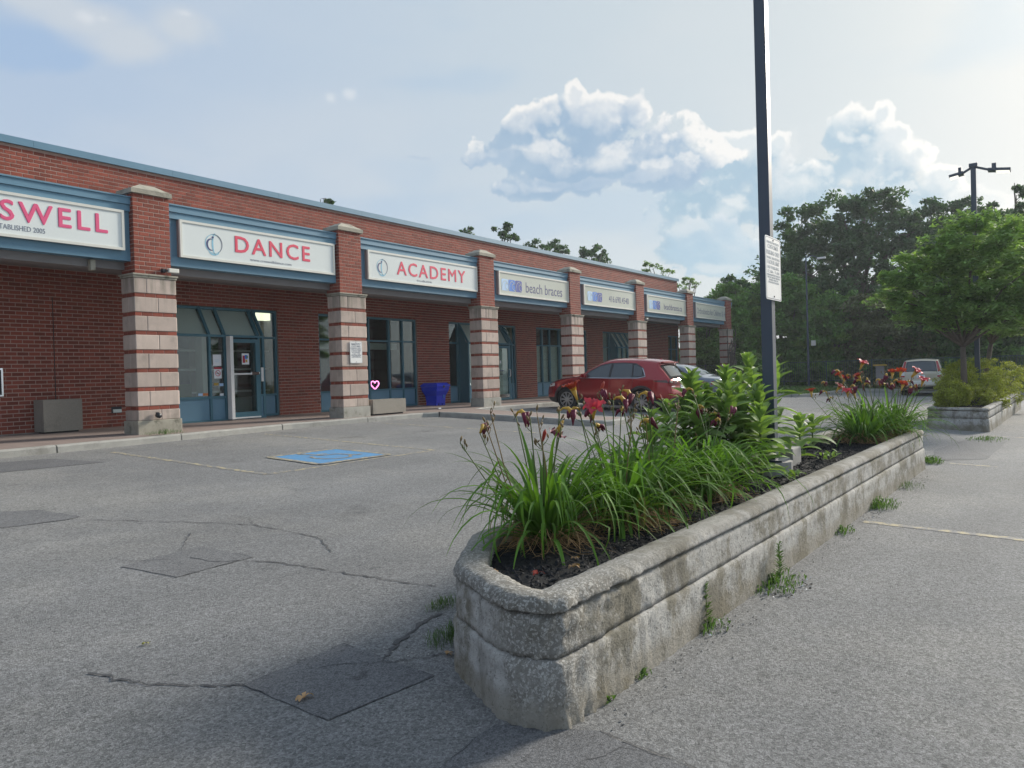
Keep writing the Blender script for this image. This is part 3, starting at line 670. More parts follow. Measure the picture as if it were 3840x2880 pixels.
# ============================================================ PILLARS
plab=['first pillar from the left, striped stone and brick, darkly stained at its foot beside the glazed dance studio door',
 'striped stone and brick pillar carrying the white parking notice, between the DANCE and ACADEMY signs',
 'striped stone and brick pillar between the ACADEMY sign and the beach braces sign, right of the blue bin',
 'striped stone and brick pillar between the beach braces name sign and the phone number sign, behind the red car bonnet',
 'striped stone and brick pillar between the phone number sign and the web address sign, above the red car roof',
 'striped stone and brick pillar with its cap against the sky, left of the Orthodontics sign',
 'last pillar at the far end of the walkway, overgrown with dark vine stems']
P1Z=3.42; PP=.3711; SD=.4765
def pillar(i,x):
    base_z=.55 if i==0 else .62
    t=empty('pillar',(x,14.64,base_z),plab[i],'pillar','striped pillars along the shop front'); t.location=(0,0,0)
    y0,y1=14.64,14.64+SD; dirty=i==0
    core=MB().box(x+.018,x+PW-.018,y0+.018,y1-.018,base_z,3.7).box(x+.066,x+PW-.066,y0+.066,y1+.074,3.7,5.38); core.build('core',M['mortar'],t)
    bx('base',x-.025,x+PW+.025,y0-.025,y1+.025,base_z-.1,P1Z-6*PP-.205-.083,M['basestone'] if not dirty else M['stonedirty'],t,bev=.012)
    for k in range(8):
        zb=P1Z-k*PP; zt=zb+PP-.083
        if k==7: zt=P1Z-6*PP-.083-.004; zb=zt-.195
        if k==0: zt=3.72
        sp=.28 if k%2==0 else .55
        if k==7: sp=.55
        piece('stone_block',x,x+PW*sp-.003,y0,y0+.22,zb,zt,M['stone'],t); piece('stone_block',x+PW*sp+.003,x+PW,y0,y0+.22,zb,zt,M['stone'],t)
        piece('stone_block',x,x+.3,y0+.224,y1,zb,zt,M['stone'],t); piece('stone_block',x+.304,x+PW,y0+.224,y1,zb,zt,M['stone'],t)
        if k<7:
            z1=zb-.006; z0=zb-.077; ix=.012
            j=x+ix+(-.08 if k%2 else 0)
            while j<x+PW-ix-.03:
                a=max(j,x+ix); b=min(j+BL_-.01,x+PW-ix)
                if b-a>.03: piece('brick',a,b,y0+ix,y0+.10,z0,z1,M['brick'],t)
                j+=BL_
            for xx in ((x+ix,x+.10),(x+PW-.10,x+PW-ix)):
                piece('brick',xx[0],xx[1],y0+.11,y0+.31,z0,z1,M['brick'],t); piece('brick',xx[0],xx[1],y0+.32,y1-ix,z0,z1,M['brick'],t)
    bx('ledge',x-.035,x+PW+.035,y0-.035,y1+.035,3.765,3.80,M['stonedirty'],t,bev=.008); bx('ledge_moulding',x-.015,x+PW+.015,y0-.015,y1+.015,3.722,3.764,M['stonedirty'],t,bev=.008)
    sx0,sx1,sy0,sy1=x+.06,x+PW-.06,y0+.06,y1+.08
    for k in range(19):
        z0=3.803+k*CH+.008; z1=z0+CH-.016; j=sx0-(BL_/2 if k%2 else 0)
        while j<sx1-.02:
            a=max(j,sx0); b=min(j+BL_-.014,sx1)
            if b-a>.03: piece('brick',a,b,sy0+random.uniform(0,.002),sy0+.1,z0,z1,M['brick'],t)
            j+=BL_
        c=sy0+(.21 if k%2 else .13)
        for xx in ((sx0,sx0+.1),(sx1-.1,sx1)):
            piece('brick',*xx,sy0+.105,sy0+.105+(c-sy0)-.01,z0,z1,M['brick'],t); piece('brick',*xx,sy0+.105+(c-sy0),sy1,z0,z1,M['brick'],t)
    # cap: slab with a low pyramid
    cx0,cx1,cy0,cy1=sx0-.045,sx1+.045,sy0-.045,sy1+.03; c=MB(); c.box(cx0,cx1,cy0,cy1,5.385,5.475)
    a=.10; V=[(cx0+.01,cy0+.01,5.475),(cx1-.01,cy0+.01,5.475),(cx1-.01,cy1-.01,5.475),(cx0+.01,cy1-.01,5.475),(cx0+.27,cy0+.17,5.60),(cx1-.27,cy0+.17,5.60),(cx1-.27,cy1-.17,5.60),(cx0+.27,cy1-.17,5.60)]
    c.add(V,[(0,1,5,4),(1,2,6,5),(2,3,7,6),(3,0,4,7),(4,5,6,7)]); c.build('cap',M['stonedirty'],t)
    return t
pil=[pillar(i,x) for i,x in enumerate(PX)]
bx('standpipe',8.36,8.42,14.585,14.612,.98,1.06,M['black'],pil[0]); MB().tube([(8.39,14.6,1.0),(8.39,14.52,.99)],.05,12).build('standpipe_outlet',M['black'],pil[0],smooth=True)
mb=MB()
for k in range(26):
    x=41.15+random.random()*.9; y=14.6; z=.7; pts=[(x,y,z)]
    while z<random.uniform(2,4): x+=random.uniform(-.22,.22); z+=random.uniform(.15,.4); pts.append((min(max(x,41.0),42.3),14.61-random.random()*.05,z))
    mb.tube(pts,[.022]*len(pts),4)
mb.build('vine_stems',M['bark'],pil[6],kind='stuff')
# ============================================================ SIGNS
dg=None
def text(s,x0,x1,z0,z1,y,mt,parent,name='lettering',bold=0,spc=1.0,ext=.002,fat=0):
    cu=bpy.data.curves.new('t','FONT'); cu.body=s; cu.size=1; cu.offset=bold; cu.space_character=spc; cu.extrude=.5; cu.resolution_u=3
    to=bpy.data.objects.new('t',cu); COL.objects.link(to); bpy.context.view_layer.update()
    me=bpy.data.meshes.new_from_object(to.evaluated_get(bpy.context.evaluated_depsgraph_get())); bpy.data.objects.remove(to)
    n=len(me.vertices); co=np.empty(n*3,dtype=np.float32); me.vertices.foreach_get('co',co); co=co.reshape(-1,3)
    mn=co.min(0); mx=co.max(0); X=x0+(co[:,0]-mn[0])/(mx[0]-mn[0])*(x1-x0); Z=z0+(co[:,1]-mn[1])/(mx[1]-mn[1])*(z1-z0); Yv=y-co[:,2]*2*ext
    me.vertices.foreach_set('co',np.stack([X,Yv,Z],1).astype(np.float32).ravel()); me.materials.clear(); me.materials.append(mt); me.name=name; me.update()
    o=bpy.data.objects.new(name,me); COL.objects.link(o); o.parent=parent
    if fat:   # heavier strokes: the same letters again, shifted by a stroke's part and set a hair proud
        me2=me.copy(); co=np.stack([X,Yv,Z],1); A=[co+np.array([dx,-.0012*(i+1),dz]) for i,(dx,dz) in enumerate(((-fat/2,0),(fat/2,0),(0,-fat/2.5),(0,fat/2.5)))]
        F=[tuple(p.vertices) for p in me.polygons]; VV=np.concatenate([co]+A); FF=[tuple(v+k*n for v in f) for k in range(5) for f in F]; bpy.data.meshes.remove(me2)
        bpy.data.objects.remove(o); o=mesh_obj(name,VV.tolist(),FF,mt,parent)
    return o
SF=14.765
def sign(x0,x1,label,panel,z0=4.235,z1=5.015):
    t=empty('shop_sign',(0,0,0),label,'sign','sign boxes along the fascia')
    bx('box',x0+.01,x1-.01,SF+.03,FY+.05,z0+.01,z1-.01,M['grey'],t)
    fr=MB(); frame_rect(fr,x0,x1,z0,z1,SF-.02,SF+.03,.05); fr.build('frame',M['signf'],t); bx('panel',x0+.05,x1-.05,SF,SF+.02,z0+.05,z1-.05,panel,t)
    return t
ty=SF-.001
s0=sign(3.1,7.93,'white sign box with pink CRESWELL lettering, cut by the left edge of the photo',M['signw'])
text('CRESWELL',4.62,7.605,4.527,4.875,ty,M['pinkl'],s0,spc=1.25,fat=.022); text('ESTABLISHED 2005',5.66,6.49,4.365,4.455,ty,M['dgrey'],s0)
s1=sign(9.09,13.27,'white sign box reading DANCE above the glazed studio entrance',M['signw'])
text('DANCE',10.41,12.49,4.49,4.845,ty,M['pink'],s1,spc=1.22,fat=.018); text('www.creswelldance.com',10.79,11.93,4.335,4.395,ty,M['dgrey'],s1)
s2=sign(14.42,19.10,'white sign box reading ACADEMY with a phone number beneath',M['signw'])
text('ACADEMY',15.52,18.51,4.46,4.825,ty,M['pink'],s2,spc=1.2,fat=.016); text('416.686.0246',16.30,16.95,4.33,4.387,ty,M['dgrey'],s2)
def swoosh(t,cx,cz,sc):
    def arc(a0,a1,rx,rz,w,mt,dx=0,dz=0):
        V=[];F=[];n=22
        for i in range(n+1):
            a=R(a0+(a1-a0)*i/n); k=w*math.sin(math.pi*i/n)+.004
            for s in (-1,1): V.append((cx+dx*sc+(rx*sc+s*k*sc/2)*math.cos(a),ty-.002,cz+dz*sc+(rz*sc+s*k*sc/2)*math.sin(a)))
        for i in range(n): F.append((i*2,i*2+2,i*2+3,i*2+1))
        mesh_obj('emblem',V,F,mt,t)
    arc(20,330,.20,.20,.012,M['cyan']); arc(-60,110,.20,.21,.022,M['dgrey']); arc(60,300,.10,.12,.04,M['navy'],-.06,-.02); arc(95,262,.09,.24,.035,M['cyan'],.06,0); arc(200,350,.13,.09,.03,M['cyan'],.0,-.14)
    MB().tube([(cx-.02*sc,ty,cz+.14*sc),(cx-.02*sc,ty-.004,cz+.14*sc)],.025*sc,10).build('emblem_dot',M['navy'],t)
swoosh(s1,9.88,4.60,1.0); swoosh(s2,14.95,4.60,1.0)
def waves(t,x,z0,z1,w,pale=True):
    def rr(x0,mt,w=w):
        r=.05; pts=[]
        for cx,cz,a in ((x0+w-r,z1-r,0),(x0+r,z1-r,90),(x0+r,z0+r,180),(x0+w-r,z0+r,270)):
            for k in range(5): aa=R(a+22.5*k); pts.append((cx+r*math.cos(aa),cz+r*math.sin(aa)))
        mesh_obj('logo_tile',[(px_,ty-.002,pz_) for px_,pz_ in pts],[tuple(range(len(pts)))][:1],mt,t)
        # curling wave line
        q=[]
        for i in range(15):
            u=i/14; a=math.pi*(1-u*1.0); q.append((x0+w*(.52+.45*math.cos(a)),z0+(z1-z0)*(.08+.75*math.sin(a)) if u<.5 else z0+(z1-z0)*(.42+.41*math.sin(a))))
        c=q[-1]
        for i in range(9):
            a=R(20+30*i); rr_=w*.2*(1-i*.06); q.append((x0+w*.78+rr_*math.cos(a),z0+(z1-z0)*.42+rr_*math.sin(a)*1.05))
        V=[];F=[]
        for i,(qx,qz) in enumerate(q[:-9]+q[-8:-2]):
            pass
        qs=q[:15]
        # simple sampled curl
        qs=[(x0+w*a,z0+(z1-z0)*b) for a,b in ((.03,.05),(.10,.40),(.22,.68),(.42,.84),(.64,.84),(.82,.70),(.93,.52),(.88,.60),(.72,.66),(.58,.58),(.54,.42),(.60,.24),(.76,.12),(.97,.08))]
        for i,(qx,qz) in enumerate(qs):
            a=qs[max(i-1,0)];b=qs[min(i+1,len(qs)-1)]; d=Vector((b[0]-a[0],b[1]-a[1])).normalized(); h=.009
            V+= [(qx-d.y*h,ty-.005,qz+d.x*h),(qx+d.y*h,ty-.005,qz-d.x*h)]
        for i in range(len(qs)-1): F.append((i*2,i*2+2,i*2+3,i*2+1))
        mesh_obj('logo_wave',V,F,M['signc'],t)
    rr(x-w*1.02,M['lblue']); rr(x,M['mblue']); rr(x+w*1.02,M['dblue'])
s3=sign(20.25,24.63,'cream sign box reading beach braces beside blue wave tiles',M['signc']); waves(s3,20.79,4.39,4.77,.385)
text('beach braces',21.81,24.18,4.41,4.755,ty,M['navy'],s3)
s4=sign(25.77,30.18,'cream sign box reading 416.690.4540 beside blue wave tiles',M['signc']); waves(s4,26.44,4.41,4.77,.385)
text('416.690.4540',27.79,29.56,4.46,4.715,ty,M['navy'],s4)
s5=sign(31.35,35.87,'cream sign box reading beachbraces.ca beside blue wave tiles',M['signc']); waves(s5,31.95,4.40,4.78,.385)
text('beachbraces.ca',33.15,35.24,4.445,4.71,ty,M['navy'],s5)
s6=sign(37.02,41.92,'last cream sign box, reading Orthodontics for Children & Adults, half hidden by leaves',M['signc'])
text('Orthodontics for Children & Adults',37.15,41.75,4.45,4.76,ty,M['dgrey'],s6)
# parking notices
def notice(x0,x1,y,z0,z1,lines,label,back=.01,mt=None):
    t=empty('parking_notice',(0,0,0),label,'sign')
    bm=MB(); r=.03; pts=[]
    for cx,cz,a in ((x1-r,z1-r,0),(x0+r,z1-r,90),(x0+r,z0+r,180),(x1-r,z0+r,270)):
        for k in range(4): aa=R(a+30*k); pts.append((cx+r*math.cos(aa),cz+r*math.sin(aa)))
    bm.prism(pts,y,y+.005); bm.build('plate',M['white'],t)
    V=[];F=[]; q=[(x0+(px_-x0)*1,pz_) for px_,pz_ in pts]; cx,cz=(x0+x1)/2,(z0+z1)/2
    for px_,pz_ in q:
        for s in (.965,.94): V.append((cx+(px_-cx)*s,y-.001,cz+(pz_-cz)*(1-(1-s)*(x1-x0)/(z1-z0))))
    n=len(q)
    for i in range(n): F.append((i*2,i*2+1,((i+1)%n)*2+1,((i+1)%n)*2))
    mesh_obj('border',V,F,M['dgrey'],t)
    H_=z1-z0; zc=z1-.045*H_/.6
    for s,h,wf in lines:
        hh=h*H_; text(s,cx-(x1-x0)*wf/2,cx+(x1-x0)*wf/2,zc-hh,zc,y-.001,mt or M['dgrey'],t,ext=.0008,bold=.01); zc-=hh*1.38
    for zz in (z1-.03,z0+.035): MB().tube([(cx,y,zz),(cx,y-.006,zz)],.008,8).build('bolt',M['black'],t)
    return t
L=[('PRIVATE PROPERTY',.035,.8),('IMMEDIATE',.058,.72),('CUSTOMER',.058,.76),('PARKING ONLY',.058,.86),('WHILE ON PREMISES',.035,.8),('2 HOUR LIMIT',.055,.8),('NO PARKING',.045,.7),('2 AM - 6 AM',.04,.6),('UNAUTHORIZED VEHICLES',.026,.82),('WILL BE TAGGED AND/OR',.026,.8),('TOWED AWAY AT',.026,.6),('VEHICLE OWNERS EXPENSE',.026,.8)]
notice(13.565,13.985,14.618,2.015,2.575,L,'small white parking rules notice fixed on a striped pillar')
notice(7.375,7.865,2.238,2.255,2.865,[('PRIVATE PROPERTY',.035,.8),('CUSTOMER',.07,.7),('PARKING ONLY',.07,.85),('WHILE SHOPPING',.04,.85),('1 HOUR LIMIT',.065,.8),('NO PARKING',.05,.75),('12 AM - 7 AM',.045,.75),('UNAUTHORIZED VEHICLES',.028,.82),('WILL BE TAGGED AND/OR',.028,.8),('TOWED AWAY AT',.028,.6),('OWNERS EXPENSE',.028,.7)],'white parking rules sign bolted to the tall dark pole',mt=mat('faded_print',(.52,.55,.57),.6))
# papers and stickers on the studio entrance
def paper(x0,x1,z0,z1,y,label,cat,mt,deco=()):
    t=bx('paper_notice',x0,x1,y,y+.002,z0,z1,mt,None); tag(t,label,cat)
    for i,(a,b,c,d,mm) in enumerate(deco): bx('print',x0+(x1-x0)*a,x0+(x1-x0)*b,y-.0015-.0007*i,y-.0005-.0007*i,z0+(z1-z0)*c,z0+(z1-z0)*d,mm,t)
    return t
vy=16.838
paper(11.14,11.37,2.03,2.31,vy,'blank pale sheet taped high on the narrow pane left of the studio door','paper notice',M['paper'],[(.2,.8,.5,.52,M['cyan']),(.25,.7,.35,.37,M['cyan'])])
q=paper(11.16,11.37,1.72,2.00,vy,'white sheet with red no smoking symbol on the pane left of the studio door','paper notice',M['paper'],[(0,1,.82,1,M['petal'])])
V=[];F=[];n=24
for i in range(n):
    a=2*math.pi*i/n
    for r_ in (.075,.06): V.append((11.265+r_*math.cos(a),vy-.003,1.85+r_*math.sin(a)))
for i in range(n): F.append((i*2,i*2+1,((i+1)%n)*2+1,((i+1)%n)*2))
mesh_obj('symbol_ring',V,F,M['petal'],q); MB().bar((11.215,vy-.003,1.90),(11.315,vy-.003,1.80),.014,.002,up=(0,1,0)).build('symbol_bar',M['petal'],q); bx('symbol_cigarette',11.225,11.305,vy-.004,vy-.003,1.842,1.858,M['black'],q)
paper(11.92,12.13,2.06,2.34,16.778,'colourful flyer taped to the glass of the studio door','flyer',M['paper'],[(.1,.45,.15,.8,M['petal']),(.4,.8,.5,.85,M['mblue']),(.5,.75,.2,.45,M['neon'] if 0 else M['throat']),(.6,.85,.6,.75,M['leaf'])])
paper(11.15,11.27,1.55,1.61,vy,'yellow sticker on the narrow pane beside the studio door','sticker',M['throat']); paper(11.30,11.41,1.53,1.60,vy,'pale blue round sticker on the narrow pane beside the studio door','sticker',M['lblue'])
paper(11.30,11.41,1.28,1.35,vy,'white sticker at the foot of the narrow pane','sticker',M['paper']); paper(10.72,10.84,1.31,1.37,vy,'blue and white card sticker low on the wide pane','sticker',M['lblue']); paper(10.84,10.98,1.31,1.37,vy,'orange card sticker low on the wide pane','sticker',mat('orange',(.6,.2,.06)))
# framed poster at the far left edge of the wall
p0=atY(10,1380,WY-.03); p1=atY(12,1488,WY-.03)
t=bx('poster_case',p0.x-.75,p0.x,WY-.05,WY-.006,p1.z,p0.z,M['chrome'],bev=.01); tag(t,'metal edged poster case on the brick wall, cut off by the left picture edge','poster case'); bx('glass_face',p0.x-.71,p0.x-.04,WY-.056,WY-.051,p1.z+.04,p0.z-.04,M['black'],t)
# neon heart
t=MB(); pts=[]
for i in range(41):
    a=2*math.pi*i/40; hx=16*math.sin(a)**3/34; hz=(13*math.cos(a)-5*math.cos(2*a)-2*math.cos(3*a)-math.cos(4*a))/34
    pts.append((16.99+hx*.36,17.24,1.42+hz*.32))
t.tube(pts,.014,8); o=t.build('neon_heart',M['neon'],smooth=True); tag(o,'glowing pink neon heart hanging inside the window of the dance academy','neon sign')
# cameras on pillars
def cctv(x,y,z,lab,s=1):
    t=empty('security_camera',(x,y,z),lab,'security camera'); bx('mount',-.05*s,.03*s,-.03*s,.05*s,-.04*s,.04*s,M['black'],t,bev=.01); bx('housing',.05*s,.27*s,-.09*s,-.01*s,-.035*s,.05*s,M['signf'],t,bev=.012); MB().tube([(0,0,0),(.06*s,-.05*s,0)],.015*s,8).build('arm',M['black'],t)
cctv(8.67,14.66,3.90,'cream security camera on the brick shaft of the first pillar'); cctv(30.82,14.62,3.90,'small white security camera on a pillar near the phone number sign',.7)
# concrete tubs
def tub(x0,x1,y0,y1,z0,z1,lab):
    t=empty('concrete_tub',(0,0,0),lab,'concrete tub'); w=.06
    m_=mat('exposed_aggregate',(.30,.275,.235),.95,var=.35,vscale=60,bump=1,bscale=90,extra=weather)
    b=MB(); b.box(x0,x1,y0,y0+w,z0+.05,z1).box(x0,x1,y1-w,y1,z0+.05,z1).box(x0,x0+w,y0+w,y1-w,z0+.05,z1).box(x1-w,x1,y0+w,y1-w,z0+.05,z1); b.build('shell',m_,t)
    bx('foot',x0+.06,x1-.06,y0+.06,y1-.06,z0-.02,z0+.05,M['black'],t); bx('soil',x0+w,x1-w,y0+w,y1-w,z1-.12,z1-.06,M['soil'],t)
p=atG(0,0); a=Vector((0,0,0))
tub(7.18,7.94,16.68,17.10,.66,1.36,'square grey concrete tub standing against the brick wall at the left')
tub(14.32,15.56,14.62,15.05,.63,1.05,'low rectangular concrete tub beside the pillar that carries the parking notice')
# blue grit bin
t=empty('grit_bin',(19.22,16.72,.68),'bright blue plastic grit bin with a wide hopper top against the brick wall','bin'); t.scale=(.70,.9,1.05); blue=mat('blue_plastic',(.01,.035,.62),.38,var=.1,spec=.5)
def frus(mb,w0,d0,z0,w1,d1,z1): 
    mb.add([(-w0,-d0,z0),(w0,-d0,z0),(w0,d0,z0),(-w0,d0,z0),(-w1,-d1,z1),(w1,-d1,z1),(w1,d1,z1),(-w1,d1,z1)],[(0,3,2,1),(4,5,6,7),(0,1,5,4),(1,2,6,5),(2,3,7,6),(3,0,4,7)])
b=MB(); frus(b,.30,.24,.06,.33,.27,.30); frus(b,.33,.27,.30,.43,.36,.46); frus(b,.43,.36,.46,.45,.38,.58)
for x in (-.25,0,.25): b.box(x-.07,x+.07,-.235,.235,0,.06)
b.build('body',blue,t); b=MB(); frus(b,.47,.40,.585,.47,.40,.63); frus(b,.47,.40,.63,.38,.30,.70); b.build('lid',blue,t); bx('label_plate',.10,.18,-.30,-.285,.22,.32,M['mblue'],t); bx('latch',-.03,.05,-.42,-.40,.55,.62,M['black'],t)
o=mesh_obj('litter',[(0,0,0),(.12,.02,.01),(.16,.10,.03),(.03,.09,.02)],[(0,1,2,3)],M['paper']); o.location=(17.35,14.95,.66); tag(o,'scrap of white paper lying on the sidewalk before the blue bin','litter')
# ============================================================ POLES
pc=(7.655,2.312)
t=empty('light_pole',(pc[0],pc[1],.5),'tall dark square pole rising out of the planter past the top of the photo','pole'); 
bx('shaft',-.055,.055,-.054,.054,.2,7.5,M['pole'],t,bev=.004); bx('base_plate',-.14,.14,-.14,.14,.18,.2,M['pole'],t); MB().tube([(0,0,-.3),(0,0,.18)],.2,20).build('footing',M['concrete'],t)
t=tag(bx('concrete_block',8.28,8.62,2.28,2.52,.5,.74,M['concrete'],None,bev=.015),'small grey concrete block half buried in the planter mulch behind the milkweed','concrete block')
lx=24.5; lp=atX(3650,640,lx); zt=atX(3650,622,lx).z; gy=lp.y
t=empty('double_lamp_post',(lx,gy,.5),'dark post with two angled lamp heads rising above the locust trees','lamp post')
bx('post',-.062,.062,-.062,.062,0,zt-.5,M['pole'],t); h=zt-.5
bx('cap',-.09,.09,-.1,.1,h-.04,h+.06,M['pole'],t,bev=.01)
for s in (-1,1):
    e=atX(3790 if s<0 else 3560,622 if s<0 else 652,lx); 
    ey=(e.y-gy); ez=e.z-.5
    MB().bar((0,0,h-.02),(0,ey*.45,h-.10+(ez-h)*.5),.07,.05).build('arm',M['pole'],t)
    hd=MB(); hd.bar((0,ey*.40,h-.10+(ez-h)*.5),(0,ey,ez-.10),.30,.07); hd.box(-.06,.06,min(ey*.5,ey*.62),max(ey*.5,ey*.62),h-.08+(ez-h)*.5,h+.06+(ez-h)*.5); ho=hd.build('lamp_head',M['pole'],t)
    MB().bar((0,ey*.62,h-.155+(ez-h)*.66),(0,ey*.97,ez-.145),.26,.03).build('lens',mat('lamp_lens',(.85,.85,.8),.3,emit=(1,.97,.85),es=.5),ho)
lx=46; lp=atX(3022,965,lx); lh=atX(3075,968,lx)
t=empty('street_lamp',(lx,lp.y,.5),'thin dark street lamp with one pale head in front of the big dark tree','street lamp')
MB().tube([(0,0,0),(0,0,lp.z-.5)],[.07,.04],8).build('post',M['pole'],t); MB().tube([(0,0,lp.z-.55),(0,-.3,lp.z-.42),(0,lh.y-lp.y,lh.z-.5)],.025,6).build('arm',M['pole'],t); bx('lamp_head',-.1,.1,lh.y-lp.y-.3,lh.y-lp.y+.15,lh.z-.55,lh.z-.45,M['white'],t,bev=.03)
bx('small_plate',-.09,-.08,-.45,-.2,atX(3040,1290,46).z-.6,atX(3040,1290,46).z-.3,M['signc'],t)
# ============================================================ FENCE
fx=46.5
t=empty('railing_fence',(fx,10,.6),'dark green metal railing fence between the parking lot and the trees','fence'); t.location=(0,0,0)
fm_=mat('fence_metal',(.045,.085,.075),.5); zt_=1.88; ys_=list(np.arange(-6,22.01,2.4))
for z in (zt_,.78): 
    for a,b in zip(ys_,ys_[1:]): bx('rail',fx-.02,fx+.02,a+.03,b-.03,z-.02,z+.02,fm_,t)
for y in ys_: bx('post',fx-.03,fx+.03,y-.03,y+.03,.35,zt_+.06,fm_,t)
me=bpy.data.meshes.new('picket'); bm=bmesh.new(); bmesh.ops.create_cube(bm,size=1); bm.to_mesh(me); bm.free(); me.materials.append(fm_)
for i in range(int(26/.12)):
    y=-5.9+i*.12
    o=bpy.data.objects.new('picket',me); COL.objects.link(o); o.parent=t; o.location=(fx,y,(zt_+.78)/2); o.scale=(.015,.02,zt_-.80)
# kerb blocks behind the island, little post
for i,(px,py) in enumerate(((3030,1455),(3150,1452))):
    p=atX(px,py,45.6); o=bx('stone_block',p.x,p.x+.3,p.y-.35,p.y+.35,p.z-.22,p.z+.05,M['concrete'],None,bev=.02); tag(o,['pale concrete block lying in the bed before the fence, nearer the tall pole','small low concrete block in the bed before the fence, left of the red lilies'][i],'concrete block')
p=atX(3300,1372,45.8); t=empty('utility_post',(p.x,p.y,.5),'squat grey post with a yellow top beside the fence, left of the beige car','post'); bx('post',-.12,.12,-.2,.2,0,p.z-.5,M['grey'],t); bx('yellow_top',-.2,.2,-.32,.32,p.z-.5,p.z-.42,M['throat'],t,bev=.02)
# ============================================================ CARS  (local x forward from the rear bumper, y to the left, z up)
def catm(P,n=6):
    out=[]
    for i in range(len(P)-1):
        p0,p1,p2,p3=P[max(i-1,0)],P[i],P[i+1],P[min(i+2,len(P)-1)]
        for k in range(n):
            t=k/n; out.append(tuple(.5*((2*p1[j])+(-p0[j]+p2[j])*t+(2*p0[j]-5*p1[j]+4*p2[j]-p3[j])*t*t+(-p0[j]+3*p1[j]-3*p2[j]+p3[j])*t**3) for j in (0,1)))
    out.append(P[-1]); return out
def inpoly(x,z,P):
    c=False; n=len(P)
    for i in range(n):
        a,b=P[i],P[(i+1)%n]
        if (a[1]>z)!=(b[1]>z) and x<(b[0]-a[0])*(z-a[1])/(b[1]-a[1])+a[0]: c=not c
    return c
def dseg(x,z,a,b):
    dx,dz=b[0]-a[0],b[1]-a[1]; L=dx*dx+dz*dz; t=0 if L==0 else max(0,min(1,((x-a[0])*dx+(z-a[1])*dz)/L)); return math.hypot(x-a[0]-t*dx,z-a[1]-t*dz)
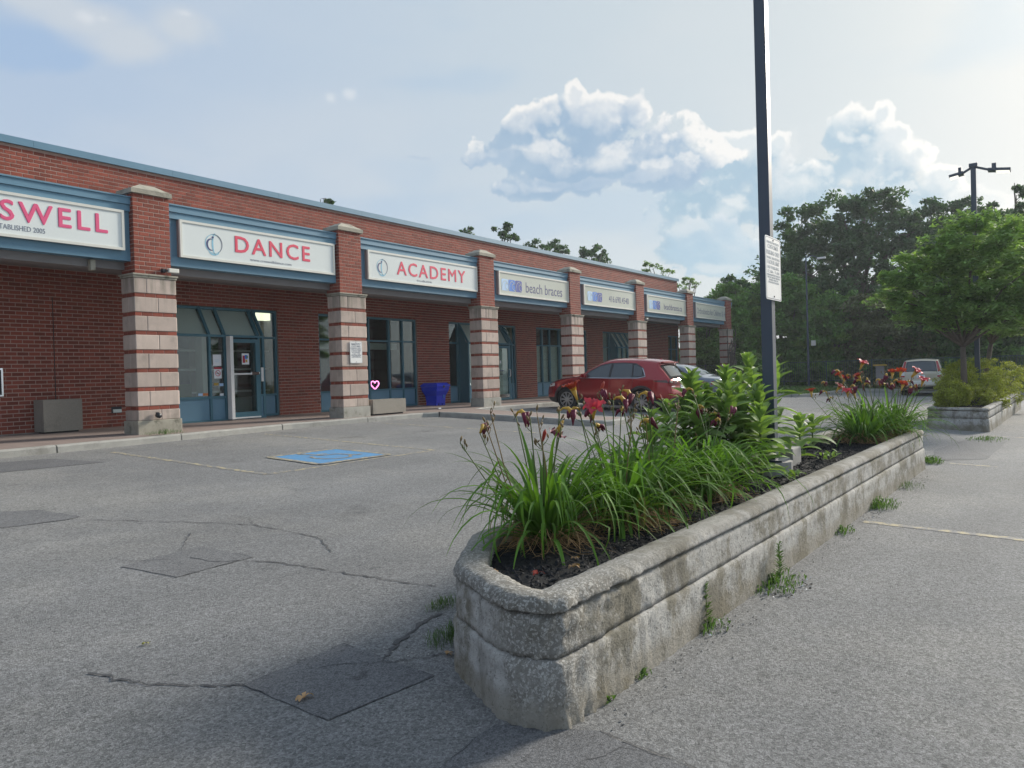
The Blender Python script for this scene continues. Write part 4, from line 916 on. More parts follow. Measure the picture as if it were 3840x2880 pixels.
class Car:
    def __init__(s,name,label,cat,loc,rz,prof,wheels,wr,hw,belt,tumble,paint,ends=(.6,3.8,.75),bulge=.05,Rr=.09,zb=.26,sc=1.0,cut=.12,ftap=.22):
        s.t=empty(name,loc,label,cat,rz=rz); s.t.scale=(sc,sc,sc)
        s.prof=catm(prof,5); s.wh=wheels; s.wr=wr; s.hw=hw; s.belt=belt; s.tum=tumble; s.e=ends; s.bl=bulge; s.R=Rr; s.paint=paint; s.ar=wr+.065; s.rt=cut; s.ft=ftap
        P=list(s.prof); xf,zf=P[-1]; bot=[]
        x=xf; bot=[]
        for wx in sorted(wheels,reverse=True):
            bot.append((wx+math.sqrt(max(.01,s.ar**2-(zb-wr)**2))+.0,zb))
            a0=math.asin((zb-wr)/s.ar)
            for k in range(1,15):
                a=a0+(math.pi-2*a0)*k/15; bot.append((wx+s.ar*math.cos(a),wr+s.ar*math.sin(a)))
            bot.append((wx-math.sqrt(max(.01,s.ar**2-(zb-wr)**2)),zb))
        s.top=P; s.bot=bot; s.sil=P+bot; s.build()
    def drop(s,x,z):
        d=min(dseg(x,z,a,b) for a,b in zip(s.top,s.top[1:]) if abs(a[0]-x)<.6 or abs(a[1]-z)<.4) if 1 else 0
        if d>=s.R: return 0
        return s.R*(1-math.sqrt(max(0,1-(1-d/s.R)**2)))
    def Wd(s,x,z):
        w=s.hw; b=s.belt(x) if callable(s.belt) else s.belt
        if z<.45: w-=.05*((.45-z)/.2)
        w-=.015*((z-.75)/.3)**2 if z<b else .015*((b-.75)/.3)**2
        if z>b: w-=(z-b)*s.tum
        if x<s.e[0]: w-=s.rt*((s.e[0]-x)/s.e[0])**2
        if x>s.e[1]: w-=s.ft*((x-s.e[1])/s.e[2])**2
        return w
    def side(s,x,z,off=0): return max(.05,s.Wd(x,z)-s.drop(x,z)+off)
    def build(s):
        S=[Vector(p) for p in s.sil]; n=len(S); pts=list(S)
        x0=min(p[0] for p in s.sil); x1=max(p[0] for p in s.sil)
        for i in range(int((x1-x0)/.075)+1):
            for j in range(24):
                x,z=x0+.03+i*.075,.2+j*.065
                if inpoly(x,z,s.sil) and min(dseg(x,z,a,b) for a,b in zip(s.sil,s.sil[1:]+s.sil[:1]))>.02: pts.append(Vector((x,z)))
        for dd in (.012,.035,.07):
            for a,b in zip(s.top,s.top[1:]):
                d=Vector((b[0]-a[0],b[1]-a[1])); 
                if d.length<1e-6: continue
                d.normalize(); nn=Vector((-d.y,d.x)) if True else 0
                for q in (Vector(a)+Vector((d.y,-d.x))*dd,):
                    if inpoly(q.x,q.y,s.sil): pts.append(q)
        r=delaunay_2d_cdt(pts,[(i,(i+1)%n) for i in range(n)],[list(range(n))],1,1e-5); vs,fs=r[0],r[2]
        V=[];F=[];Mi=[]
        for sg in (1,-1):
            b=len(V); V+=[(v.x,sg*s.side(v.x,v.y),v.y) for v in vs]
            for f in fs:
                q=tuple(b+i for i in f); F.append(q if sg<0 else q[::-1]); Mi.append(0)
        # strip
        NB=12; b=len(V); m_=len(s.sil)
        for i,(x,z) in enumerate(s.sil):
            a=s.sil[i-1] if i else s.sil[-1]; c=s.sil[(i+1)%m_]; d=Vector((c[0]-a[0],c[1]-a[1])); d.normalize(); nn=Vector((-d.y,d.x))
            if i>=len(s.top): bl=0
            else: bl=s.bl*(1+2.0*max(0,nn.x))
            y=s.side(x,z)
            for k in range(NB+1): u=-1+2*k/NB; V.append((x+nn.x*bl*(1-u*u),y*u,z+nn.y*bl*(1-u*u)))
        for i in range(m_):
            j=(i+1)%m_
            for k in range(NB): F.append((b+i*(NB+1)+k,b+j*(NB+1)+k,b+j*(NB+1)+k+1,b+i*(NB+1)+k+1)); Mi.append(1 if i>=len(s.top)-1 else 0)
        bm=bmesh.new(); vv=[bm.verts.new(v) for v in V]
        for f,mi in zip(F,Mi):
            try: q=bm.faces.new([vv[i] for i in f]); q.material_index=mi; q.smooth=True
            except ValueError: pass
        bmesh.ops.remove_doubles(bm,verts=bm.verts,dist=.0008); bmesh.ops.recalc_face_normals(bm,faces=bm.faces)
        me=bpy.data.meshes.new('body'); bm.to_mesh(me); bm.free(); me.materials.append(s.paint); me.materials.append(M['blackp'])
        try: me.set_sharp_from_angle(angle=R(38))
        except Exception: pass
        o=bpy.data.objects.new('body',me); COL.objects.link(o); o.parent=s.t
    def panel(s,name,poly,mt,off=.004,sides=(1,-1),parent=None,step=.09,label=None):
        P=[Vector(p) for p in resample(list(poly)+[poly[0]],step)[:-1]]; n=len(P); pts=list(P)
        x0=min(p.x for p in P);x1=max(p.x for p in P);z0=min(p.y for p in P);z1=max(p.y for p in P)
        for i in range(int((x1-x0)/step)):
            for j in range(int((z1-z0)/step)):
                x,z=x0+(i+.5)*step,z0+(j+.5)*step
                if inpoly(x,z,[tuple(p) for p in P]): pts.append(Vector((x,z)))
        r=delaunay_2d_cdt(pts,[(i,(i+1)%n) for i in range(n)],[list(range(n))],1,1e-5); out=[]
        for sg in sides:
            V=[(v.x,sg*s.side(v.x,v.y,off),v.y) for v in r[0]]+[(v.x,sg*(s.side(v.x,v.y,off)-.02),v.y) for v in r[0]]; nn=len(r[0])
            F=[tuple(f) if sg<0 else tuple(reversed(f)) for f in r[2]]+[(i,(i+1)%n,(i+1)%n+nn,i+nn) for i in range(n)]
            out.append(mesh_obj(name,V,F,mt,parent or s.t,smooth=False,label=label))
        return out
    def line(s,name,pts,mt,rad=.008,off=.004,sides=(1,-1)):
        for sg in sides: MB().tube([(x,sg*s.side(x,z,off),z) for x,z in resample(pts,.08)],rad,5).build(name,mt,s.t)
    def xr(s,z):
        best=None
        for a,b in zip(s.top,s.top[1:]):
            if a[0]>1.3: break
            if (a[1]-z)*(b[1]-z)<=0 and a[1]!=b[1]: best=a[0]+(b[0]-a[0])*(z-a[1])/(b[1]-a[1]); break
        return best if best is not None else 0
    def rear(s,name,poly,mt,off=.006,step=.08,parent=None,label=None):
        P=[Vector(p) for p in resample(list(poly)+[poly[0]],step)[:-1]]; n=len(P); pts=list(P)
        x0=min(p.x for p in P);x1=max(p.x for p in P);z0=min(p.y for p in P);z1=max(p.y for p in P)
        for i in range(int((x1-x0)/step)+1):
            for j in range(int((z1-z0)/step)+1):
                x,z=x0+(i+.5)*step,z0+(j+.5)*step
                if inpoly(x,z,[tuple(p) for p in P]): pts.append(Vector((x,z)))
        r=delaunay_2d_cdt(pts,[(i,(i+1)%n) for i in range(n)],[list(range(n))],1,1e-5)
        def rp(y,z,o):
            x=s.xr(z); dz=.03; dx=(s.xr(z+dz)-s.xr(z-dz))/(2*dz); nn=Vector((-1,dx)).normalized(); ym=s.side(x,z); u=min(1,abs(y)/ym); b=s.bl*(1-u*u)+o
            return (x+nn.x*b,y,z+nn.y*b)
        V=[rp(v.x,v.y,off) for v in r[0]]+[rp(v.x,v.y,off-.03) for v in r[0]]; nn_=len(r[0])
        return mesh_obj(name,V,[tuple(f) for f in r[2]]+[(i,(i+1)%n,(i+1)%n+nn_,i+nn_) for i in range(n)],mt,parent or s.t,label=label)
    def wheel(s,x,sg,spokes=10,rimr=.24,y=None,mt=None,dbl=True):
        y=y or s.hw-.03; w=empty('wheel',(x,sg*y,s.wr),parent=s.t); T=MB(); r=s.wr
        T.lathe([(rimr-.01,.0),(rimr,-.012),(r-.06,.0),(r-.018,-.008),(r,-.03),(r,-.17),(r-.018,-.2),(r-.06,-.205),(rimr,-.2)],(0,0,0),'Y',32); 
        T.V=[(a,b*sg,c) for a,b,c in T.V]; T.build('tyre',M['rubber'],w,smooth=True)
        Rm=MB(); Rm.lathe([(rimr+.004,-.012),(rimr-.008,-.004),(rimr-.02,-.02),(rimr-.03,-.10),(.06,-.12),(0,-.12)],(0,0,0),'Y',32,mi=1); 
        for k in range(spokes):
            a=2*math.pi*k/spokes
            for da in ((-.09,.09) if dbl else (0,)):
                p=(.05*math.cos(a+da*2),-.035,.05*math.sin(a+da*2)); q=((rimr-.014)*math.cos(a+da),-.018,(rimr-.014)*math.sin(a+da)); Rm.bar(p,q,.020 if dbl else .045,.02,up=(0,1,0))
        Rm.lathe([(.055,-.05),(.055,-.022),(0,-.02)],(0,0,0),'Y',14)
        Rm.lathe([(rimr+.004,-.014),(rimr+.002,-.002),(rimr-.014,-.002),(rimr-.018,-.02)],(0,0,0),'Y',32)
        Rm.V=[(a_,b_*sg,c_) for a_,b_,c_ in Rm.V]; Rm.build('rim',[mt or M['rim'],M['blackp']],w)
M['rim']=mat('alloy_rim',(.45,.46,.48),.3,metal=.8); M['redpaint']=mat('metallic_red_paint',(.31,.003,.010),.25,coat=1,metal=.5,spec=.5); M['greypaint']=mat('blue_grey_paint',(.13,.16,.205),.32,coat=1,metal=.5); M['beige']=mat('champagne_paint',(.44,.405,.33),.35,coat=.8,metal=.5)
M['tail']=mat('tail_light_red',(.30,.008,.012),.15,coat=1); M['taild']=mat('tail_light_dark',(.06,.004,.006),.12,coat=1); M['lens']=mat('clear_lamp',(.6,.62,.62),.15,coat=1); M['plate']=mat('licence_plate',(.62,.70,.74),.5); M['trim']=mat('car_black_trim',(.022,.023,.025),.5)
def plate_text(car,txt,y0,y1,z,x): 
    cu=text(txt,y0,y1,z-.03,z+.035,0,M['mblue'],car.t,name='plate_number')
    cu.rotation_euler=(0,0,R(-90)); cu.location=(x,0,0)
M['matte']=mat('matte_black',(.012,.012,.014),.95,spec=.1)
# ---------- red compact suv, nose to the building
sv=[(.16,.27),(.07,.38),(.03,.52),(.02,.66),(.055,.78),(.065,.88),(.04,.98),(.10,1.07),(.28,1.26),(.46,1.44),(.50,1.53),(.46,1.575),(.62,1.615),(1.1,1.655),(1.7,1.67),(2.15,1.65),(2.5,1.565),(2.95,1.33),(3.30,1.125),(3.7,1.06),(4.1,.985),(4.38,.88),(4.50,.76),(4.55,.62),(4.55,.42),(4.46,.28),(4.3,.24)]
sy=.94
red=Car('red_compact_suv','shiny red compact suv parked nose to the shops between two striped pillars','car',(22.25,9.38,gz(22.25,9.38)-.03),R(90),sv,(.98,3.68),.36,.92,lambda x:1.08,.50,M['redpaint'],sc=.985)
c=red; c.t.rotation_euler=(0,R(-1.9),R(90))
for wx in c.wh:
    for sg in (1,-1): c.wheel(wx,sg,9,.245)
A=lambda wx,r0,r1,a0=0,a1=180:[(wx+r1*math.cos(R(a0+(a1-a0)*k/14)),.36+r1*math.sin(R(a0+(a1-a0)*k/14))) for k in range(15)]+[(wx+r0*math.cos(R(a1-(a1-a0)*k/14)),.36+r0*math.sin(R(a1-(a1-a0)*k/14))) for k in range(15)]
for wx in c.wh: c.panel('wheel_arch_trim',A(wx,.43,.505,-12,192),M['trim'],.010)
c.panel('sill_trim',[(1.46,.25),(3.18,.25),(3.18,.40),(1.46,.40)],M['trim'],.010)
c.panel('bumper_trim',[(.13,.30),(.46,.30),(.50,.44),(.07,.47)],M['trim'],.008)
c.panel('bumper_trim',[(4.17,.30),(4.42,.28),(4.52,.42),(4.16,.42)],M['trim'],.008)
c.panel('window_surround',[(.86,1.15),(1.10,1.10),(2.0,1.085),(3.10,1.085),(2.86,1.30),(2.50,1.49),(2.2,1.555),(1.7,1.575),(1.25,1.545),(.98,1.40)],M['black'],.004)
c.panel('window',[(2.14,1.115),(3.02,1.105),(2.80,1.29),(2.48,1.455),(2.2,1.525),(2.13,1.53)],M['cglass'],.009); c.panel('window',[(1.33,1.125),(2.05,1.115),(2.04,1.535),(1.7,1.55),(1.40,1.535)],M['cglass'],.009); c.panel('window',[(.98,1.165),(1.27,1.135),(1.33,1.515),(1.22,1.50),(1.02,1.38)],M['cglass'],.009)
c.panel('seat_shape',[(2.2,1.12),(2.5,1.12),(2.46,1.32),(2.36,1.42),(2.26,1.40)],M['trim'],.0065)
c.panel('seat_shape',[(1.5,1.13),(1.72,1.13),(1.70,1.40),(1.58,1.42),(1.5,1.36)],M['trim'],.0065)
c.line('chrome_strip',[(3.14,1.078),(2.0,1.078),(1.10,1.090),(.86,1.14),(.97,1.34),(1.02,1.40)],M['chrome'],.012,.010)
for p in ([(2.09,1.08),(2.10,.75),(2.06,.42)],[(1.28,1.08),(1.30,.8),(1.42,.58)],[(3.26,1.08),(3.2,.7),(3.15,.42)]): c.line('door_seam',p,M['black'],.004,.0005)
for x in (2.28,1.40): c.panel('door_handle',[(x,.93),(x+.19,.925),(x+.19,.955),(x,.965)],M['redpaint'],.028)
c.panel('fuel_cap',[(.66+.075*math.cos(a),.90+.075*math.sin(a)) for a in np.linspace(0,5.9,14)],M['redpaint'],.004,sides=(1,))
c.panel('tail_light',[(.10,.95),(.52,.985),(.60,1.02),(.30,1.035),(.08,1.04)],M['taild'],.008); c.panel('headlight',[(4.16,.80),(4.40,.76),(4.48,.80),(4.36,.87),(4.15,.90)],M['lens'],.006)
c.rear('tail_light',[(-.88,.955),(-.50,.93),(-.42,.97),(-.50,1.02),(-.86,1.035)],M['taild']); c.rear('tail_light',[(.88,.955),(.50,.93),(.42,.97),(.50,1.02),(.86,1.035)][::-1],M['taild'])
c.rear('lamp_ring',[(.62+.035*math.cos(a),.98+.03*math.sin(a)) for a in np.linspace(0,5.9,12)],M['tail'],.011)
c.rear('rear_window_surround',[(-.74,1.06),(.74,1.06),(.62,1.46),(.50,1.50),(-.50,1.50),(-.62,1.46)],M['matte'],.006); c.rear('rear_window',[(-.62,1.13),(.62,1.13),(.50,1.44),(-.50,1.44)],M['mirrorglass'] if 'mirrorglass' in M else M['cglass'],.011)
c.rear('chrome_strip',[(-.46,1.00),(.46,1.00),(.46,1.02),(-.46,1.02)],M['chrome'],.012); c.rear('rear_bumper_trim',[(-.80,.30),(.80,.30),(.84,.46),(.60,.52),(-.60,.52),(-.84,.46)],M['trim'],.012)
c.rear('licence_plate',[(-.16,.76),(.16,.76),(.16,.90),(-.16,.90)],M['plate'],.014); c.rear('plate_number',[(-.12,.81),(.12,.81),(.12,.85),(-.12,.85)],M['dgrey'],.017)
c.rear('badge',[(.055*math.cos(a),.985+.04*math.sin(a)) for a in np.linspace(0,5.9,14)],M['chrome'],.02); c.rear('badge_letters',[(.52,.83),(.72,.83),(.72,.86),(.52,.86)],M['chrome'],.009)
c.rear('reflector',[(.55,.60),(.76,.61),(.76,.635),(.55,.625)],M['tail'],.009); c.rear('reflector',[(-.76,.61),(-.55,.60),(-.55,.625),(-.76,.635)],M['tail'],.009)
MB().box(.40,.74,-.55,.55,1.565,1.60).build('spoiler',M['redpaint'],c.t); MB().add([(.72,-.02,1.63),(.95,-.015,1.65),(.72,.02,1.63),(.70,0,1.72)],[(0,1,2),(0,3,1),(1,3,2),(2,3,0)]).build('antenna_fin',M['redpaint'],c.t)
MB().bar((.26,-.05,1.15),(.30,.36,1.17),.02,.02).build('rear_wiper',M['black'],c.t)
for sg in (1,-1): bx('wing_mirror',2.86,3.04,sg*1.0-.10,sg*1.0+.10,1.08,1.22,M['redpaint'],c.t,bev=.04)
bx('seats',1.3,2.6,-.6,.6,.5,1.15,M['blackp'],c.t) if 0 else None
# ---------- grey sedan beyond it
sd_=[(.18,.27),(.06,.36),(.02,.5),(.02,.66),(.05,.82),(.03,.95),(.10,1.02),(.45,1.055),(.62,1.08),(.95,1.24),(1.30,1.38),(1.65,1.45),(2.1,1.475),(2.55,1.44),(3.0,1.27),(3.45,1.05),(3.9,.98),(4.3,.88),(4.52,.74),(4.60,.6),(4.60,.42),(4.5,.28),(4.35,.24)]
gry=Car('grey_sedan','blue grey sedan parked beyond the red suv, half hidden by milkweed leaves','car',(25.2,9.0,gz(25,9.0)-.03),R(90),sd_,(1.0,3.7),.33,.90,lambda x:.98,.48,M['greypaint'],ends=(.7,3.8,.85))
c=gry; c.t.rotation_euler=(0,R(-1.9),R(90))
for wx in c.wh:
    for sg in (1,-1): c.wheel(wx,sg,5,.22,dbl=False)
c.panel('window_surround',[(1.0,1.03),(2.0,1.0),(3.28,1.0),(3.0,1.20),(2.6,1.35),(2.1,1.395),(1.65,1.375),(1.3,1.27)],M['black'],.004)
c.panel('window',[(2.18,1.03),(3.15,1.03),(2.92,1.19),(2.56,1.32),(2.18,1.365)],M['cglass'],.008); c.panel('window',[(1.42,1.045),(2.10,1.03),(2.10,1.37),(1.7,1.355),(1.46,1.29)],M['cglass'],.008); c.panel('window',[(1.1,1.055),(1.36,1.05),(1.38,1.26),(1.28,1.21)],M['cglass'],.008)
c.line('chrome_strip',[(3.28,.99),(2.0,.99),(1.0,1.02)],M['chrome'],.009,.008)
for p in ([(2.14,1.0),(2.15,.7),(2.1,.32)],[(1.38,1.0),(1.4,.75),(1.5,.55)]): c.line('door_seam',p,M['black'],.004,.0005)
c.rear('tail_light',[(-.86,.80),(-.5,.80),(-.5,.93),(-.84,.95)],M['tail']); c.rear('tail_light',[(.5,.80),(.86,.80),(.84,.95),(.5,.93)],M['tail']); c.rear('rear_window',[(-.55,1.12),(.55,1.12),(.48,1.38),(-.48,1.38)],M['cglass'],.008)
c.panel('tail_light',[(.06,.80),(.30,.84),(.26,.94),(.06,.95)],M['tail'],.006); c.rear('licence_plate',[(-.16,.70),(.16,.70),(.16,.82),(-.16,.82)],M['plate'],.012)
for x in (2.3,1.5): c.panel('door_handle',[(x,.88),(x+.18,.88),(x+.18,.91),(x,.91)],M['greypaint'],.025)
# ---------- champagne suv seen from behind
cv=[(.20,.30),(.10,.36),(.03,.46),(.02,.60),(.03,.66),(.10,.70),(.12,.95),(.14,1.08),(.22,1.25),(.36,1.48),(.42,1.60),(.62,1.655),(1.2,1.685),(1.8,1.685),(2.3,1.64),(2.75,1.48),(3.2,1.22),(3.5,1.10),(3.9,1.05),(4.25,.98),(4.45,.85),(4.52,.68),(4.52,.45),(4.42,.28),(4.25,.24)]
q=atG(3455,1487)
q=Vector((39.6,0,0)); a=atX(3378,1487,39.6); b=atX(3533,1487,39.6)
bg_=Car('champagne_suv','champagne coloured suv seen from behind, parked at the fence left of the yellow green shrubs','car',(39.6,(a.y+b.y)/2,gz(39.6,5)+.0),R(0),cv,(.95,3.57),.35,.91,lambda x:1.10,.34,M['beige'],bulge=.05)
c=bg_; c.t.rotation_euler=(0,0,R(4))
for wx in c.wh:
    for sg in (1,-1): c.wheel(wx,sg,7,.22,dbl=False)
c.rear('rear_window_surround',[(-.66,1.12),(.66,1.12),(.585,1.585),(-.585,1.585)],M['black'],.006); c.rear('rear_window',[(-.62,1.15),(.62,1.15),(.55,1.56),(-.55,1.56)],M['cglass'],.010)
for s in (-1,1):
    P=[(s*.69,1.12),(s*.80,1.14),(s*.685,1.60),(s*.60,1.60)]; c.rear('tail_light',P if s>0 else P[::-1],M['tail'],.012)
    P=[(s*.66,.86),(s*.84,.88),(s*.80,1.12),(s*.68,1.11)]; c.rear('tail_light',P if s>0 else P[::-1],M['lens'],.012); P=[(s*.665,.87),(s*.84,.89),(s*.825,.96),(s*.665,.95)]; c.rear('tail_light_red_band',P if s>0 else P[::-1],M['tail'],.016)
c.rear('licence_plate',[(-.17,.83),(.17,.83),(.17,.97),(-.17,.97)],M['plate'],.012); c.rear('plate_number',[(-.12,.88),(.12,.88),(.12,.92),(-.12,.92)],M['dgrey'],.016); c.rear('plate_recess',[(-.36,.82),(.36,.82),(.36,.99),(-.36,.99)],M['beige'],.008); c.rear('plate_trim',[(-.40,.99),(.40,.99),(.38,1.025),(-.38,1.025)],M['beige'],.022)
c.rear('badge',[(-.05,1.03),(.05,1.03),(.055,1.10),(-.055,1.10)],M['chrome'],.018); c.rear('bumper_trim',[(-.80,.32),(.80,.32),(.84,.46),(-.84,.46)],M['trim'],.012); c.rear('tow_cover',[(-.08,.60),(.08,.60),(.08,.65),(-.08,.65)],M['black'],.010); c.rear('bumper_shelf',[(-.84,.52),(.84,.52),(.84,.665),(-.84,.665)],mat('silver_bumper',(.55,.54,.50),.4,metal=.4),.016)
c.panel('window_surround',[(.50,1.13),(2.0,1.12),(3.2,1.12),(2.7,1.42),(2.25,1.56),(1.2,1.60),(.65,1.56)],M['black'],.004); c.panel('window',[(.6,1.17),(1.9,1.16),(2.9,1.16),(2.6,1.38),(2.2,1.51),(1.2,1.55),(.72,1.52)],M['cglass'],.008)
for sg in (1,-1): bx('wing_mirror',3.0,3.2,sg*1.0-.10,sg*1.0+.10,1.08,1.26,M['beige'],c.t,bev=.04)
# ============================================================ PLANTERS
def rounded(P,rad,step):
    out=[]; n=len(P)
    for i in range(n):
        p=Vector(P[i]); a=(Vector(P[i-1])-p).normalized(); b=(Vector(P[(i+1)%n])-p).normalized(); r=rad[i]
        ang=a.angle(b); L=r/math.tan(ang/2); c=p+(a+b).normalized()*(r/math.sin(ang/2)); s=p+a*L; e=p+b*L
        v0=s-c; v1=e-c; t=v0.angle_signed(v1) if v0.length>0 else 0; m_=max(3,int(abs(t)*r/.03))
        for k in range(m_+1):
            aa=-t*k/m_; out.append(c+Matrix.Rotation(aa,2)@v0)
    R_=[]
    for i,p in enumerate(out):
        q=out[(i+1)%len(out)]; L=(q-p).length; mid=(p+q)/2; st=step*(1 if mid.x<5 else 2.2); k=max(1,int(L/st))
        for j in range(k): R_.append(p+(q-p)*j/k)
    return R_
def planter(name,label,P,rad,h,step,grp=None,floor=.07):
    t=empty(name,(sum(p[0] for p in P)/len(P),sum(p[1] for p in P)/len(P),0),label,'planter','concrete planters between the parking rows'); t.location=(0,0,0)
    L=rounded(P,rad,step); n=len(L); N=[]
    for i in range(n):
        d=(L[(i+1)%n]-L[i-1]).normalized(); N.append(Vector((d.y,-d.x)))
    area=sum(L[i].x*L[(i+1)%n].y-L[(i+1)%n].x*L[i].y for i in range(n)); 
    if area<0: N=[-v for v in N]
    def sweep(nm,prof,amp,closed=False):
        V=[];F=[];k=len(prof)
        for i in range(n):
            for o_,z,am in prof:
                zb=gz(L[i].x,L[i].y); zz=z if z>.05 else zb-.03
                p=Vector((L[i].x+N[i].x*o_,L[i].y+N[i].y*o_,zz))
                near=max(0,1-(Vector((p.x-2.82,p.y-1.85,0))).length/1.3)
                am2=am*(1+2.0*near)
                dsp=noise.noise(p*3.1)*.15+noise.noise(p*9)*.2+noise.noise(p*18)*.35*near+noise.noise(p*26)*.45+noise.noise(p*60)*.2*near
                dz=.2*noise.noise(p*7+Vector((5,5,5)))
                V.append((p.x+N[i].x*dsp*amp*am2,p.y+N[i].y*dsp*amp*am2,zz+dz*amp*am2*.8))
        for i in range(n):
            j=(i+1)%n
            for a in range(k-1): F.append((i*k+a,j*k+a,j*k+a+1,i*k+a+1))
        o=mesh_obj(nm,V,F if area>0 else [f[::-1] for f in F],M['planter'],t,smooth=True); return o
    def lin(a,b,m_): return [(a[0]+(b[0]-a[0])*i/m_,a[1]+(b[1]-a[1])*i/m_,a[2]+(b[2]-a[2])*i/m_) for i in range(m_)]
    z1,z2,z3=h*.565,h*.60,h*.865
    r=2 if step>.04 else 6
    sweep('lower_course',lin((.012,.0,1),(.0,z1-.012,1),r)+[(.004,z1-.012,1),(-.010,z1+.002,1),(-.055,z1+.006,.2)],.016)
    sweep('middle_course',[(-.055,z1-.002,.2),(-.040,z1+.010,.6)]+lin((-.012,z2-.012,1),(-.016,z3-.012,1),r)+[(-.012,z3-.012,1),(-.026,z3+.002,.7),(-.055,z3+.006,.2)],.014)
    sweep('rim',[(-.055,z3-.002,.2),(-.040,z3+.012,.6),(-.006,z3+.022,1)]+lin((.0,z3+.03,1),(.0,h-.03,1),2)+[(-.012,h-.012,1.2),(-.035,h,1)]+lin((-.06,h+.002,.8),(-.15,h+.0,.8),3)+[(-.165,h-.008,.6),(-.172,h-.03,.5),(-.172,h-.2,.2)],.016)
    inn=[L[i]-N[i]*.168 for i in range(0,n,3)]
    res=delaunay_2d_cdt(inn+[Vector((random.uniform(min(p.x for p in inn),max(p.x for p in inn)),random.uniform(min(p.y for p in inn),max(p.y for p in inn)))) for _ in range(500)],[(i,(i+1)%len(inn)) for i in range(len(inn))],[list(range(len(inn)))],1,1e-5)
    mz=h-floor
    mesh_obj('mulch_bed',[(v.x,v.y,mz-.01+.035*noise.noise(Vector((v.x*2.5,v.y*2.5,1)))) for v in res[0]],[tuple(f) for f in res[2]],M['mulchb'],t,smooth=True)
    # mulch chips
    tri=[[res[0][i] for i in f][:3] for f in res[2]]; ar=np.array([abs((b-a).cross(c-a))/2 for a,b,c in tri]); ar/=ar.sum()
    nch=9000; cx=min(p.x for p in inn); V=[];F=[]
    for id_ in rng.choice(len(tri),nch,p=ar):
        a,b,c=tri[id_]; u,v=random.random(),random.random()
        if u+v>1: u,v=1-u,1-v
        p=a+(b-a)*u+(c-a)*v; l=random.uniform(.008,.028); w=random.uniform(.004,.011); an=random.random()*6.28; z=mz-.004+.035*noise.noise(Vector((p.x*2.5,p.y*2.5,1)))+random.uniform(-.004,.010)
        ex=Vector((math.cos(an),math.sin(an),random.uniform(-.5,.5)))*l; ey=Vector((-math.sin(an),math.cos(an),random.uniform(-.5,.5)))*w; o_=Vector((p.x,p.y,z)); b_=len(V)
        V+=[o_-ex,o_+ey,o_+ex,o_-ey,o_+Vector((0,0,w))]; F+=[(b_,b_+3,b_+4),(b_+3,b_+2,b_+4),(b_+2,b_+1,b_+4),(b_+1,b_,b_+4)]
    mesh_obj('mulch',V,F,M['mulch'],t,kind='stuff'); return t
H1=.632
planter('concrete_planter','long weathered concrete planter in the foreground, holding the red daylilies and milkweed',[(2.745,1.752),(12.72,1.60),(12.90,2.85),(3.72,2.98),(3.03,2.56),(2.70,2.0)],[.12,.12,.12,.30,.25,.25],.632,.016)
planter('concrete_planter','second concrete planter farther back, holding the yellow green shrubs and two young trees',[(19.80,1.24),(30.8,1.0),(31,2.35),(20.35,2.52)],[.10,.1,.1,.15],.575,.06,floor=.03)
# ============================================================ VEGETATION
def copy_o(o,parent,mx):
    c=bpy.data.objects.new(o.name.split('.')[0],o.data if hasattr(o,'data') else o); COL.objects.link(c); c.parent=parent; c.matrix_local=mx; return c
def mesh_only(name,V,F,mats,fm=None,smooth=True):
    me=bpy.data.meshes.new(name); me.from_pydata([tuple(v) for v in V],[],F); 
    for m_ in (mats if isinstance(mats,(list,tuple)) else [mats]): me.materials.append(m_)
    if fm: me.polygons.foreach_set('material_index',np.array(fm,dtype=np.int32))
    if smooth: me.polygons.foreach_set('use_smooth',np.ones(len(me.polygons),dtype=bool))
    me.update(); return me
def inst(me,name,parent,loc,rot=(0,0,0),sc=1):
    o=bpy.data.objects.new(name,me); COL.objects.link(o); o.parent=parent; o.location=loc; o.rotation_euler=rot; o.scale=(sc,)*3 if not hasattr(sc,'__len__') else sc; return o
# --- daylily blades: arching folded ribbons growing along +x
def blade(L,a0,droop,w,kink=None,seg=11):
    V=[];F=[];x=z=0;a=a0;tw=random.uniform(-.25,.25);y=0
    for i in range(seg+1):
        t=i/seg; ww=1.3*w*min(1,.55+t*2)*max(.02,(1-t**2.6))
        d=tw*t
        V+= [(x,y-ww,z+ww*.45),(x,y,z),(x,y+ww,z+ww*.45+d*ww)]
        st=L/seg; x+=math.cos(a)*st; z+=math.sin(a)*st; y+=tw*st*.5
        a-=droop/seg*(0.35+1.6*t)
        if kink and i==kink: a-=random.uniform(.9,1.5)
    for i in range(seg):
        b=i*3; F+=[(b,b+3,b+4,b+1),(b+1,b+4,b+5,b+2)]
    return V,F
BLD=[]
for i in range(30):
    k=random.choice([None,None,None,5,6,7]); V,F=blade(random.uniform(.62,.95),random.uniform(1.0,1.45),random.uniform(.9,2.5),random.uniform(.008,.0135),k); BLD.append(mesh_only('leaf',V,F,M['leaf']))
BLO=[]
for i in range(14): V,F=blade(random.uniform(.6,.98),random.uniform(.45,.95),random.uniform(1.5,2.8),random.uniform(.008,.0125),random.choice([None,None,6])); BLO.append(mesh_only('leaf',V,F,M['leaf']))
BLY=[]
for i in range(6): V,F=blade(random.uniform(.4,.65),random.uniform(.6,1.2),random.uniform(1.6,3.0),.009,6); BLY.append(mesh_only('leaf',V,F,M['leafy']))
